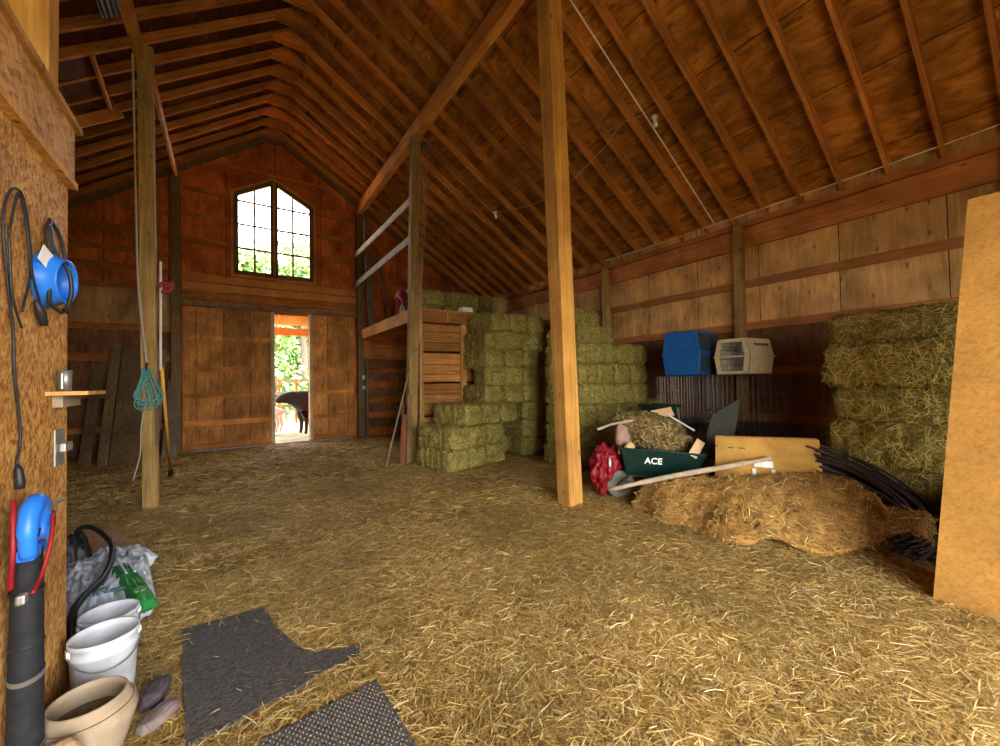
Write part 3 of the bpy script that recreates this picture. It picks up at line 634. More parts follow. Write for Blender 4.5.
m = MB(); m.lathe([(0, .0), (.10, 0), (.12, .01), (.15, .1), (.175, .19), (.178, .21), (.165, .235), (.142, .295), (.135, .30), (.128, .295), (.125, .27), (.14, .2), (.13, .1)], (-.57, 2.68, 0), n=48); m.build('pot_body', M['clay'], pt, smooth=True)
m = MB(); m.lathe([(.165, .238), (.17, .24), (.17, .248), (.163, .25)], (-.57, 2.68, 0), n=48, closed=True); m.build('pot_band', M['clay'], pt, smooth=True)
m = MB(); m.lathe([(0, .215), (.08, .21), (.136, .2)], (-.57, 2.68, 0), n=32); m.build('soil', M['soil'], pt, smooth=True)
def stone(c, s, rz, mat, label, seed):
    bm = bmesh.new(); bmesh.ops.create_icosphere(bm, subdivisions=3, radius=1)
    R_ = Matrix.Rotation(rz, 3, 'Z')
    for v in bm.verts:
        n = noise.noise(v.co*1.3+Vector((seed, 0, 0)))*.3+noise.noise(v.co*3.5+Vector((seed, 0, 0)))*.12; p = v.co*(1+n)
        p = Vector([math.copysign(abs(q)**.6, q)*.9 for q in p]); p = R_ @ Vector((p.x*s[0], p.y*s[1], p.z*s[2])); v.co = p+Vector((0, 0, s[2]*.9))
    me = bpy.data.meshes.new('stone'); bm.to_mesh(me); bm.free(); me.materials.append(mat)
    o = bpy.data.objects.new('stone', me); C.objects.link(o); o.location = c; tag(o, label, 'stone', 'stones by the clay pot'); return o
stone((-.365, 2.98, 0), (.06, .12, .045), -.2, M['stone_p'], 'dark purple grey flat stone on the straw right of the pot', 1)
stone((-.325, 2.77, 0), (.05, .11, .04), -.75, M['stone_l'], 'pale streaked stone in front of the dark purple stone', 4)
stone((-.60, 2.43, 0), (.075, .06, .155), .5, M['stone_t'], 'chunky tan stone in front of the clay pot', 8)
stone((-.70, 2.43, 0), (.045, .05, .15), .2, M['stone_p'], 'dark stone between the black insulated pipe and the clay pot', 11)

tag(MB().prism([(-1.5, 6.8), (-1.15, 6.55), (-.78, 5.6), (-1.25, 5.55)], (.045, .06), 'z').build('cardboard_sheet', M['cardboard']), 'flat brown cardboard sheet lying on the straw behind the bags', 'cardboard')
def pillow(c, L, W, Hh, rz, mat, name, seed, parent=None, n=28, amp=.03):
    m = MB(); vs = []; R_ = Matrix.Rotation(rz, 3, 'Z'); c = Vector(c)
    for side in (1, -1):
        for j in range(n+1):
            for i in range(n+1):
                u = -1+2*i/n; v = -1+2*j/n; e = max(0, (1-u**4))*max(0, (1-v**4)); cr = abs(noise.noise(Vector((u*5+seed, v*6, side))))*-1.1+abs(noise.noise(Vector((u*11, v*12+seed, side))))*-.6
                z = Hh/2*(1+side*e**.5)+(amp*noise.noise(Vector((u*2.2, v*3+seed, side*3)))+amp*cr)*e**.4
                p = R_ @ Vector((u*L/2*(1+.03*noise.noise(Vector((v*3, seed, 0)))), v*W/2, max(0.0, z))); vs.append(c+p)
    K = (n+1)**2; fs = []
    for s_ in (0, 1):
        for j in range(n):
            for i in range(n):
                q = [s_*K+j*(n+1)+i, s_*K+j*(n+1)+i+1, s_*K+(j+1)*(n+1)+i+1, s_*K+(j+1)*(n+1)+i]; fs.append(tuple(q if s_ == 0 else q[::-1]))
    m.add(vs, fs); return m.build(name, mat, parent, smooth=True)
def text(s, size, T, mat, parent, name='lettering', ext=.002):
    cu = bpy.data.curves.new('txt', 'FONT'); cu.body = s; cu.size = size; cu.extrude = ext; cu.align_x = 'CENTER'; cu.align_y = 'CENTER'; cu.offset = size*.02
    o = bpy.data.objects.new('txt', cu); C.objects.link(o); bpy.context.view_layer.update()
    me = bpy.data.meshes.new_from_object(o); bpy.data.objects.remove(o); me.materials.append(mat)
    q = bpy.data.objects.new(name, me); C.objects.link(q); q.parent = parent; q.matrix_local = Matrix.Translation(-ORG[parent.name]) @ T; return q
def axes(o, x, y):      # matrix with text x and y axes
    x = Vector(x).normalized(); y = Vector(y); y = (y-x*y.dot(x)).normalized(); z = x.cross(y)
    return Matrix.Translation(Vector(o)) @ Matrix((x, y, z)).transposed().to_4x4()
fb = thing('feed_bag', (-.86, 4.5, 0), 'crumpled white feed bag with green leaf print lying behind the buckets', 'bag')
pillow((-.88, 4.5, .02), 1.4, .6, .27, 1.75, M['bagwhite'], 'bag_body', 3, fb, n=48, amp=.08)
text('irtex', .09, axes((-.74, 3.98, .30), (1, .15, 0), (0, 1, .1)), M['blue_print'], fb)
for (x, y, a) in ((-.83, 4.22, .4), (-.66, 4.1, -.5)):
    m = MB(); m.prism([(x+.05*math.cos(t)*(math.cos(a))-.1*math.sin(t)*math.sin(a)*.8, y+.05*math.cos(t)*math.sin(a)+.1*math.sin(t)*math.cos(a)) for t in np.linspace(0, 2*PI, 14)[:-1]], (.235, .262), 'z'); m.build('leaf_print', M['green_pale'], fb)
fb2 = thing('feed_bag', (-.95, 5.2, 0), 'folded white plastic bag under the black hose loop', 'bag')
pillow((-.98, 5.15, .02), .62, .46, .2, .5, M['bagwhite'], 'bag_body', 9, fb2, n=40, amp=.09)
gb = thing('green_bag', (-.66, 4.15, 0), 'long green and white packet lying along the side of the feed bag', 'bag')
pillow((-.645, 4.15, .18), 1.05, .13, .12, 1.88, M['green'], 'packet', 5, gb, amp=.02)
for k in (-.05, .0): MB().bar((-.745+k, 4.6, .298), (-.64+k, 4.25, .302), .014, .006).build('white_stripe', M['white'], gb)
MB().prism([(-.56+.035*math.cos(t), 3.88+.05*math.sin(t)) for t in np.linspace(0, 2*PI, 14)[:-1]], (.29, .302), 'z').build('emblem', M['green_pale'], gb)
bb = thing('black_bag', (-1.27, 5.2, 0), 'shiny black plastic bag slumped behind the left wall edge', 'bag')
pillow((-1.27, 5.25, .0), .34, .34, .4, .3, M['black'], 'bag_body', 12, bb, amp=.1)
tag(MB().tube([(-1.3, 5.6, .1), (-1.26, 5.6, .36), (-1.13, 5.5, .38), (-.92, 5.0, .36), (-.83, 4.55, .34), (-.82, 4.2, .31), (-.86, 4.0, .3), (-.88, 3.8, .26), (-.86, 3.7, .1), (-.87, 3.66, .02)], .022, 10, smooth=6).build('rubber_hose', M['black'], smooth=True), 'black rubber hose arching over the white feed bags', 'hose')

# ------------------------------------------------------------------ things on the partition wall
XW = -.798
pp = thing('insulated_pipe', (-.72, 2.52, 0), 'black foam insulated water pipe standing against the left wall', 'pipe')
m = MB(); m.tube([(-.72, 2.52, -.02), (-.72, 2.52, .35), (-.722, 2.53, .62), (-.722, 2.535, .85), (-.722, 2.54, 1.08)], [.052, .053, .051, .048, .043], 24); m.build('foam_sleeve', M['foam'], pp, smooth=True)
for z in (.68, .9): m = MB(); m.lathe([(.051, 0), (.054, .004), (.051, .012)], (-.722, 2.533, z), Matrix.Rotation(.18, 3, 'X'), n=24); m.build('sleeve_seam', M['black'], pp, smooth=True)
for z, tl in ((.56, .3), (.26, .25)):
    m = MB(); m.lathe([(.053, -.012), (.056, -.012), (.056, .012), (.053, .012)], (-.72, 2.525, z), Matrix.Rotation(tl, 3, 'X'), n=24, closed=True); m.build('pipe_strap', M['metal'], pp)
tag(MB().bar((-.79, 2.47, .54), (-.79, 2.2, .5), .022, .004, up=(1, 0, 0)).build('strap_end', M['metal']), 'perforated metal strap nailed to the left wall by the pipe', 'strap')
hd = thing('hydrant_head', (-.722, 2.53, 1.08), 'bright blue plastic head clamped on top of the black pipe', 'hydrant')
m = MB(); m.tube([(-.70, 2.47, 1.06), (-.70, 2.455, 1.16), (-.70, 2.49, 1.25), (-.70, 2.56, 1.265), (-.70, 2.61, 1.2), (-.70, 2.61, 1.1)], [.028, .032, .034, .034, .03, .026], 12, smooth=5); m.build('yoke', M['blue'], hd, smooth=True)
MB().box(-.74, -.68, 2.46, 2.62, 1.04, 1.09).build('yoke_base', M['blue'], hd, bevel=.012)
m = MB(); m.lathe([(0, 0), (.03, 0), (.035, .03), (.02, .05), (.02, .08), (0, .08)], (-.72, 2.54, 1.12), n=20); m.build('valve', M['black'], hd, smooth=True)
MB().tube([(-.68, 2.58, 1.22), (-.66, 2.68, 1.235), (-.66, 2.72, 1.23)], .008, 8).build('lever', M['metal'], hd)
rc = thing('red_clamp', (-.67, 2.6, 1.0), 'red clamp and red strap hanging on the blue hydrant head', 'clamp')
m = MB(); m.tube([(-.68, 2.66, 1.17), (-.66, 2.58, 1.19), (-.65, 2.52, 1.1), (-.66, 2.46, .98), (-.67, 2.4, .93)], .007, 8, smooth=5); m.build('strap', M['red'], rc, smooth=True)
MB().box(-.70, -.67, 2.63, 2.67, 1.12, 1.2).build('buckle', M['red'], rc, bevel=.01)
MB().tube([(-.74, 2.46, 1.3), (-.74, 2.46, 1.1), (-.74, 2.44, .95)], .009, 8).build('red_lead', M['red'], rc, smooth=True)
MB().box(-.71, -.68, 2.37, 2.41, .90, .94).build('metal_end', M['metal'], rc, bevel=.008)
cd = thing('power_cord', (-.78, 2.6, 1.3), 'long black power cord looped on a nail of the left wall', 'cord')
m = MB(); m.tube([(XW+.012, 2.64, 1.42), (XW+.012, 2.68, 1.55), (XW+.012, 2.62, 1.8), (XW+.012, 2.6, 2.0), (XW+.014, 2.54, 2.2), (XW+.012, 2.5, 2.45), (XW+.014, 2.56, 2.6), (XW+.02, 2.65, 2.62), (XW+.014, 2.74, 2.5), (XW+.014, 2.77, 2.3), (XW+.014, 2.68, 2.1)], .005, 8, smooth=8)
m.tube([(XW+.028, 2.50, 2.4), (XW+.03, 2.58, 2.6), (XW+.03, 2.66, 2.5), (XW+.028, 2.73, 2.3), (XW+.03, 2.83, 2.15)], .005, 8, smooth=8); m.tube([(XW+.028, 2.5, 2.4), (XW+.03, 2.53, 2.15), (XW+.03, 2.62, 2.02)], .005, 8, smooth=8); m.build('cable', M['black'], cd, smooth=True)
m = MB(); m.tube([(-.785, 2.64, 1.42), (-.78, 2.64, 1.40), (-.775, 2.64, 1.34), (-.775, 2.64, 1.315)], [.006, .014, .017, .015], 14); m.build('plug', M['black'], cd, smooth=True)
m = MB(); m.tube([(-.775, 2.80, 2.17), (-.77, 2.84, 2.12), (-.765, 2.86, 2.06)], [.008, .02, .016], 10); m.build('connector', M['black'], cd, smooth=True)
bh = thing('blue_bucket_heater', (-.79, 2.95, 2.15), 'small blue plastic feed bowl hung on the left wall with cord round it', 'bowl')
ax = Vector((1, -.12, -.06)).normalized(); T = Vector((0, 0, 1)).rotation_difference(ax).to_matrix()
m = MB(); m.lathe([(0, 0), (.135, 0), (.146, .012), (.143, .025), (.108, .082), (.112, .09), (.104, .093), (.098, .08), (.12, .03), (0, .02)], (XW+.005, 2.95, 2.305), T, n=40); m.build('bowl', M['blue'], bh, smooth=True)
hc = thing('black_cable_loop', (XW, 2.97, 2.1), 'black cable looped from a nail round the blue bowl', 'cord')
m = MB(); c = Vector((XW+.07, 2.94, 2.30))
m.tube([(XW+.015, 3.0, 2.63), (XW+.03, 2.94, 2.56), (XW+.05, 2.93, 2.45), (-.70, 2.93, 2.36), (-.69, 2.94, 2.25), (-.71, 2.96, 2.16), (-.72, 3.02, 2.15), (-.75, 3.06, 2.17)], .009, 8, smooth=7)
m.tube([(XW+.015, 3.0, 2.63), (XW+.03, 3.08, 2.57), (XW+.04, 3.13, 2.45), (XW+.05, 3.12, 2.36)], .009, 8, smooth=7)
m.tube([(XW+.015, 3.0, 2.61), (XW+.03, 2.9, 2.55), (XW+.05, 2.88, 2.40), (-.74, 2.85, 2.28), (-.75, 2.87, 2.18), (-.73, 2.96, 2.14)], .009, 8, smooth=7); m.build('cable', M['black'], hc, smooth=True)
tag(MB().bar((-.76, 2.80, 2.41), (-.735, 2.9, 2.35), .09, .004, up=(.9, -.3, .1)).build('paper_tag', M['glass_tag']), 'small white paper tag on the blue bowl', 'tag')
sh = thing('small_shelf', (-.75, 3.2, 1.7), 'small wooden shelf on a bracket at the edge of the left wall', 'shelf')
MB().box(XW, -.64, 3.0, 3.36, 1.715, 1.735).build('shelf_board', M['plank_z'], sh); MB().box(XW, XW+.04, 3.1, 3.4, 1.65, 1.71).build('bracket', M['grey_y'], sh)
cu_ = thing('metal_cup', (-.75, 3.12, 1.735), 'small shiny metal cup on the little wall shelf', 'cup')
m = MB(); m.lathe([(0, 0), (.026, 0), (.028, .11), (.024, .112), (.023, .01), (0, .01)], (-.755, 3.12, 1.737), n=20); m.build('cup_body', M['metal'], cu_, smooth=True)
MB().tube([(-.755, 3.07, 1.75), (-.755, 3.07, 1.83)], .008, 8).build('cup_clip', M['metal'], cu_)
lt_ = thing('door_latch', (XW, 3.2, 1.35), 'galvanised metal latch plate low on the left wall edge', 'latch')
MB().box(XW, XW+.008, 3.12, 3.26, 1.33, 1.53).build('latch_plate', M['metal'], lt_, bevel=.003); MB().box(XW+.008, XW+.035, 3.17, 3.29, 1.40, 1.45).build('latch_bolt', M['metal'], lt_, bevel=.006)

# ------------------------------------------------------------------ left post fittings
tr = thing('rope_coil', (-1.0, 7.63, 1.4), 'teal rope bundle hung on the left post', 'rope')
m = MB()
for k in range(9):
    w_ = random.uniform(.06, .19); d = random.uniform(.45, .62); cx_ = -1.03+random.uniform(-.04, .05)
    pts = [(cx_+w_*math.sin(2*PI*t)*(.3+.9*math.sin(PI*t)), 7.62-.03*random.random()-.01*k*.3, 2.02-d*math.sin(PI*t)**.8) for t in np.linspace(0, 1, 14)]
    m.tube(pts, .008, 6)
m.build('coil', M['teal'], tr, smooth=True)
MB().tube([(-1.02, 7.62, 1.6), (-1.08, 7.6, 1.2), (-1.09, 7.58, .8), (-1.16, 7.56, .45)], .008, 6, smooth=5).build('rope_tail', M['rope'], tr, smooth=True)
MB().tube([(-1.02, 7.66, 2.08), (-1.02, 7.6, 2.1), (-1.02, 7.58, 2.04), (-1.02, 7.61, 1.98)], .012, 6).build('hook', M['wire'], tr)
tag(MB().tube([(-1.19, 7.68, 6.6), (-1.15, 7.66, 4.5), (-1.12, 7.65, 3.2), (-1.03, 7.64, 2.1)], .013, 6, smooth=6).build('pull_rope', M['rope']), 'thin rope running down the left side of the left post', 'rope')
tag(MB().tube([(-.93, 7.64, 1.0), (-.92, 7.64, .9), (-.93, 7.63, 1.6), (-.9, 7.63, 2.0)], .01, 6).build('chain_end', M['wire']), 'dark cord end hanging on the left post below the teal rope', 'cord')
tag(MB().tube([(-.875, 7.66, 2.0), (-.875, 7.66, 3.6)], .016, 8).build('white_pole', M['white_wire']), 'thin white pole fixed to the right side of the left post', 'pole')
tag(MB().tube([(-.9, 7.62, 3.2), (-.84, 7.6, 3.28), (-.8, 7.6, 3.22), (-.74, 7.6, 3.3), (-.76, 7.6, 3.18), (-.86, 7.61, 3.14)], .025, 8, smooth=4).build('red_strap', M['red_old']), 'red strap tied high on the right side of the left post', 'strap')
bp = thing('push_broom', (-1.0, 9.9, 0), 'long yellow handled tool with black tip leaning by the left post', 'broom')
MB().tube([(-.99, 9.9, .16), (-.87, 7.72, 2.03)], .022, 10).build('handle', M['yellow_handle'], bp, smooth=True)
m = MB(); m.tube([(-1.0, 10.05, .0), (-.99, 9.98, .1), (-.985, 9.88, .2)], [.05, .04, .028], 10); m.build('tip', M['black'], bp)
# planks leaning on the gable left of the post
for k, (x, w_, h_, y, mt, lb) in enumerate(((-2.42, .18, 2.75, 12.4, 'post_dark', 'narrow brown'), (-2.02, .55, 2.72, 12.3, 'post_dark', 'wide dark'), (-1.6, .24, 2.7, 12.5, 'grey_z', 'grey'), (-2.75, .2, 2.2, 12.6, 'post_dark', 'short dark'), (-1.3, .28, 1.9, 12.7, 'grey_z', 'short grey'))):
    tag(MB().bar((x, y, 0), (x+.05, 13.45, h_), w_, .035, up=(0, 1, .3)).build('leaning_plank', M[mt]), '%s plank leaning against the gable wall behind the left post' % lb, 'plank', 'planks leaning on the gable')

# ------------------------------------------------------------------ loft post fittings and tools
tag(MB().tube([(3.68, 8.5, 7.2), (3.62, 8.46, 5.5), (3.5, 8.42, 3.6), (3.46, 8.42, 2.6)], .012, 6, smooth=4).tube([(3.75, 8.5, 7.2), (3.68, 8.46, 5.5), (3.53, 8.42, 3.6), (3.48, 8.42, 2.6)], .012, 6, smooth=4).build('hoist_rope', M['rope_red'], smooth=True), 'pair of thin pinkish ropes hanging down beside the loft post', 'rope')
m = MB(); m.lathe([(0, -.03), (.07, -.03), (.07, -.02), (.05, 0), (.07, .02), (.07, .03), (0, .03)], (3.72, 8.5, 7.22), Matrix.Rotation(PI/2, 3, 'X'), n=20)
tag(m.build('pulley', M['wire'], smooth=True), 'dark pulley under the long beam beside the loft post', 'pulley')
tag(MB().bar((3.46, 8.4, .1), (3.52, 8.4, 3.3), .035, .02, up=(0, 1, 0)).build('batten', M['plank_z']), 'pale thin batten standing against the loft corner post', 'batten')
for k, (a, b, r, mt, nm, lb) in enumerate((((2.62, 8.2, .02), (3.2, 8.36, 1.95), .02, 'grey_z', 'tool_handle', 'long grey tool handle leaning on the loft post'),
        ((2.95, 8.25, .02), (3.12, 8.5, 1.3), .022, 'red_z', 'tool_handle', 'reddish tool handle leaning beside the loft post'))):
    tag(MB().tube([a, b], r, 8).build(nm, M[mt]), lb, 'tool handle')
tag(MB().bar((3.0, 8.36, .02), (3.16, 8.4, 1.05), .16, .04, up=(0, 1, 0)).build('leaning_board', M['red_z']), 'short dark red board leaning at the foot of the loft post', 'board')
tag(MB().bar((3.14, 8.3, .02), (3.22, 8.38, 1.5), .09, .03, up=(0, 1, 0)).build('leaning_board', M['post_dark']), 'narrow dark board leaning at the foot of the loft post', 'board')

# ------------------------------------------------------------------ pet crates on wire crates by the right wall
fr = Matrix.Rotation(math.radians(-37), 4, 'Z')
def kennel(org, rz, L, W, Hh, mb, ms, label, door):
    """door end faces local -y; local x = width"""
    t = thing('pet_crate', org, label, 'pet crate', 'plastic pet crates'); T = Matrix.Translation(Vector(org)) @ Matrix.Rotation(rz, 4, 'Z')
    def shell(z0, z1, tp, name, mat):
        a = [(-W/2+(.05 if z0 == 0 else 0), z0), (W/2-(.05 if z0 == 0 else 0), z0), (W/2-(0 if z0 == 0 else .07), z1), (-W/2+(0 if z0 == 0 else .07), z1)]
        m = MB(); y0, y1 = -L/2+.02, L/2
        vs = []
        for y, ins in ((y0, .0), (y1, .03)):
            for (x, z) in a: vs.append(T @ Vector((x*(1-ins), y, z)))
        m.add(vs, [(0, 4, 5, 1), (1, 5, 6, 2), (2, 6, 7, 3), (3, 7, 4, 0), (4, 7, 6, 5)]+([(0, 1, 2, 3)] if not door else []))
        return m.build(name, mat, t, bevel=.015)
    shell(0, Hh*.48, 1, 'lower_shell', mb[0]); shell(Hh*.50, Hh, 0, 'upper_shell', mb[1])
    m = MB(); m.box(-W/2-.02, W/2+.02, -L/2, L/2+.02, Hh*.47, Hh*.51, T); m.build('rim_flange', mb[2], t, bevel=.006)
    if door:
        m = MB()
        for (x0, x1, z0, z1) in ((-W/2+.06, W/2-.06, 0, .05), (-W/2+.07, W/2-.07, Hh-.06, Hh)): m.box(x0, x1, -L/2, -L/2+.04, z0, z1, T)
        for s in (-1, 1):
            m.add([T @ Vector(p) for p in ((s*(W/2-.05), -L/2, 0), (s*(W/2-.13), -L/2, 0), (s*(W/2-.09), -L/2, Hh/2), (s*W/2, -L/2, Hh/2), (s*(W/2-.14), -L/2, Hh), (s*(W/2-.07), -L/2, Hh))] , [(0, 1, 2, 3), (3, 2, 4, 5)])
        m.build('door_frame', mb[1], t)
        m = MB()
        for k in range(11): x = -W/2+.11+k*(W-.22)/10; m.tube([T @ Vector((x, -L/2+.01, .05)), T @ Vector((x, -L/2+.01, Hh-.06))], .004, 5)
        for z in (.06, .15, .25, .35, Hh-.07): m.tube([T @ Vector((-W/2+.1, -L/2+.01, z)), T @ Vector((W/2-.1, -L/2+.01, z))], .004, 5)
        m.build('wire_door', M['wire'], t)
        for s in (-1, 1):
            m = MB()
            for k in range(9):
                for j in range(2): m.box(s*(W/2-.045)-.006, s*(W/2-.045)+.006, -.18+k*.05, -.15+k*.05, Hh*.68+j*.06, Hh*.68+.045+j*.06, T)
            m.build('vent_slots', M['soil'], t)
    else:
        m = MB()
        for k in range(3): m.box(-W/2-.004+0*k, -W/2+.01, -.25+k*.2, -.12+k*.2, .06, Hh*.42, T)
        m.box(-W/2+.1, W/2-.1, -L/2+.006, -L/2+.02, .06, Hh*.42, T); m.box(-W/2+.13, W/2-.13, -L/2+.006, -L/2+.02, Hh*.58, Hh*.9, T); m.build('moulded_panels', mb[0], t, bevel=.01)
        for z0, z1, nm in ((.05, Hh*.45, 'lower_side'), (Hh*.54, Hh*.93, 'upper_side')):
            m = MB(); lo = W/2-.045 if z0 < .1 else W/2-.01; hi = W/2+.004 if z0 < .1 else W/2-.055
            for k in range(6):
                y0 = -L/2+.06+k*(L-.1)/6; m.add([T @ Vector(p) for p in ((lo-.02, y0, z0), (lo-.02, y0+.12, z0), (hi-.02, y0+.12, z1), (hi-.02, y0, z1), (lo+.012, y0, z0), (lo+.012, y0+.12, z0), (hi+.012, y0+.12, z1), (hi+.012, y0, z1))], [(0, 1, 2, 3), (7, 6, 5, 4), (0, 4, 5, 1), (1, 5, 6, 2), (2, 6, 7, 3), (3, 7, 4, 0)])
            m.build(nm, M['blue_dark'], t)
    return t
kennel((7.25, 4.28, 1.80), math.radians(-86), .86, .72, .80, (M['blue_crate'], M['blue_crate'], M['blue_crate']), None, 'large blue plastic pet crate at the back, left of the beige one', False)
kennel((7.42, 3.42, 1.80), math.radians(-95), .74, .62, .60, (M['beige'], M['beige'], M['beige']), None, 'beige plastic pet crate with wire door on top of the wire crates', True)
def wirecrate(x0, x1, y0, y1, z0, h, label):
    t = thing('wire_crate', ((x0+x1)/2, (y0+y1)/2, z0), label, 'wire crate', 'folding wire dog crates')
    m = MB(); r = .004
    xs = np.arange(x0, x1+.001, (x1-x0)/8); ys = np.arange(y0, y1+.001, (y1-y0)/14)
    for z in (z0+.02, z0+h*.33, z0+h*.66, z0+h-.01):
        rr = .008 if z in (z0+.02, z0+h-.01) else r
        m.tube([(x0, y0, z), (x1, y0, z), (x1, y1, z), (x0, y1, z), (x0, y0, z)], rr, 4)
    for y in ys:
        for x in (x0, x1): m.tube([(x, y, z0), (x, y, z0+h)], r, 4)
        m.tube([(x0, y, z0+h-.01), (x1, y, z0+h-.01)], r, 4)
    for x in xs:
        for y in (y0, y1): m.tube([(x, y, z0), (x, y, z0+h)], r, 4)
    m.build('wire_mesh', M['wire'], t); MB().box(x0+.02, x1-.02, y0+.02, y1-.02, z0+.012, z0+.03).build('floor_tray', M['black'], t); return t
wirecrate(7.05, 7.95, 2.8, 3.95, 0, .88, 'black wire dog crate on the floor under the beige pet crate')
wirecrate(7.05, 7.95, 2.8, 3.95, .89, .9, 'black wire dog crate stacked directly under the beige pet crate')
wirecrate(6.85, 7.75, 3.98, 4.75, 0, .88, 'black wire dog crate on the floor under the blue pet crate')
wirecrate(6.85, 7.75, 3.98, 4.75, .89, .9, 'black wire dog crate stacked directly under the blue pet crate')
bn = thing('dark_bin', (6.55, 4.5, 0), 'dark green plastic bin behind the wheelbarrow load', 'bin')
m = MB(); m.box(6.3, 6.75, 4.25, 4.75, 0, 1.22); m.build('bin_body', M['bin_green'], bn, bevel=.03); MB().box(6.27, 6.78, 4.22, 4.78, 1.22, 1.27).build('bin_lid', M['bin_green'], bn, bevel=.015)
tag(MB().tube([(6.72, 4.15, .6), (6.66, 4.35, 1.76)], .018, 8).build('tool_handle', M['grey_z']), 'wooden handle standing up behind the dark green bin', 'tool handle')
m = MB(); pl = [Vector(p) for p in ((6.08, 3.38, .5), (6.10, 3.39, .86), (6.18, 3.34, 1.17), (6.33, 2.99, 1.43), (6.24, 3.05, .83), (6.22, 3.06, .5))]; nn = Vector((.025, .03, 0))
m.add(pl+[p+nn for p in pl], [(0, 1, 2, 3, 4, 5), (11, 10, 9, 8, 7, 6)]+[(i, (i+1) % 6, 6+(i+1) % 6, 6+i) for i in range(6)])
tag(m.build('metal_sheet', M['plate_grey']), 'pointed grey green sheet standing behind the wooden box', 'sheet')

# ------------------------------------------------------------------ wheelbarrow and its load
wo = Vector((4.62, 3.80, 0)); e = Vector((.71, -.705, 0)); nw = Vector((.705, .71, 0))
wbw = thing('wheelbarrow', tuple(wo), 'dark green wheelbarrow heaped with junk, white letters on its tray', 'wheelbarrow')
def wp(a, b, z): p = wo+e*a+nw*b; p.z = z; return p
m = MB(); top = [(-.02, 0, .76), (1.12, 0, .68), (1.12, .66, .68), (-.02, .66, .76)]; bot = [(.06, .06, .37), (.97, .06, .35), (.97, .58, .35), (.06, .58, .37)]
vs = [wp(*p) for p in top+bot]; inn = [wp(p[0]+(.02 if p[0] < .5 else -.02), p[1]+(.02 if p[1] < .3 else -.02), p[2]) for p in top]; bi = [wp(p[0]+(.02 if p[0] < .5 else -.02), p[1]+(.02 if p[1] < .3 else -.02), p[2]+.02) for p in bot]
m.add(vs+inn+bi, [(0, 4, 5, 1), (1, 5, 6, 2), (2, 6, 7, 3), (3, 7, 4, 0), (4, 7, 6, 5)]+[(8+a, 8+b, 12+b, 12+a) for a, b in ((0, 1), (1, 2), (2, 3), (3, 0))]+[(12, 13, 14, 15)]+[(a, b, 8+b, 8+a) for a, b in ((0, 1), (1, 2), (2, 3), (3, 0))])
m.build('tray', M['green_tray'], wbw, bevel=.012)
m = MB(); m.tube([wp(*p) for p in top+[top[0]]], .014, 8); m.build('tray_rim', M['green_tray'], wbw)
a_, b_ = wp(.19, 0, .62), wp(.36, 0, .60); nrm = (wp(.06, .06, .37)-wp(0, 0, .76)); up_ = -(wp(.0, .06, .37)-wp(0, 0, .76))
text('ACE', .125, axes(wp(.42, .018, .58), e+Vector((0, 0, -.05)), up_), M['glass_tag'], wbw, ext=.004)
m = MB(); wc = wp(-.02, .2, .2); Tw = Vector((0, 0, 1)).rotation_difference(nw).to_matrix()
m.lathe([(.10, -.03), (.17, -.045), (.2, -.025), (.205, 0), (.2, .025), (.17, .045), (.10, .03)], wc, Tw, n=32, closed=True); m.build('tyre', plain('worn_tyre', (.17, .17, .12), .8), wbw, smooth=True)
m = MB(); m.lathe([(.0, -.02), (.11, -.02), (.11, .02), (0, .02)], wc, Tw, n=24); m.build('wheel_hub', M['wire'], wbw)
for b in (.12, .5): MB().tube([wp(-.05, b if b < .2 else .3, .2), wp(.1, b, .35), wp(1.0, b, .36), wp(1.5, b, .62)], .018, 8).build('handle_rail', M['wire'], wbw)
for b in (.12, .5): MB().tube([wp(.7, b, .35), wp(.8, b, .01), wp(.95, b, .35)], .014, 8, smooth=3).build('leg', M['wire'], wbw)
def lump(c, s, rot, mat, name, label, cat, seed, amp=.2, sub=4, blade=0, parent=None, fr=2.):
    bm = bmesh.new(); bmesh.ops.create_icosphere(bm, subdivisions=sub, radius=1); R_ = rot.to_3x3()
    for v in bm.verts:
        q = v.co.normalized(); n = noise.noise(q*fr+Vector((seed, 0, 0)))*amp+noise.noise(q*fr*3+Vector((0, seed, 0)))*amp*.5
        v.co = R_ @ Vector((q.x*s[0]*(1+n), q.y*s[1]*(1+n), q.z*s[2]*(1+n)))
    bm.normal_update()
    zmin = min(v.co.z for v in bm.verts)
    V0 = np.array([v.co[:] for v in bm.verts])-[0, 0, zmin]; F0 = [[v.index for v in f.verts] for f in bm.faces]; Nn = np.array([v.normal[:] for v in bm.verts]); bm.free()
    m = MB(); m.add(V0.tolist(), F0); mats = [mat]
    if blade:
        r = np.random.default_rng(seed); idx = r.integers(0, len(V0), blade); V, F = bladeset(V0[idx]+Nn[idx]*.004, Nn[idx], (.04, .12), (.004, .008), seed, out=.5); m.mi = 1; m.add(V.tolist(), F.tolist()); mats.append(M['hay_blade'])
    me = bpy.data.meshes.new(name); me.from_pydata(m.v, [], m.f)
    for q in mats: me.materials.append(q)
    me.polygons.foreach_set('material_index', m.m)
    for p in me.polygons: p.use_smooth = len(p.vertices) == 3
    o = bpy.data.objects.new(name, me); C.objects.link(o); o.location = c; ORG[o.name] = Vector(c)
    if parent is None: tag(o, label, cat)
    return o
rotb = Matrix.Rotation(math.radians(-45), 4, 'Z') @ Matrix.Rotation(math.radians(24), 4, 'Y')
lump((5.30, 3.80, .50), (.62, .28, .29), rotb, M['moss'], 'matted_bundle', 'mottled brown and olive matted bundle heaped in the wheelbarrow', 'bundle', 3, .22, 4, 900)
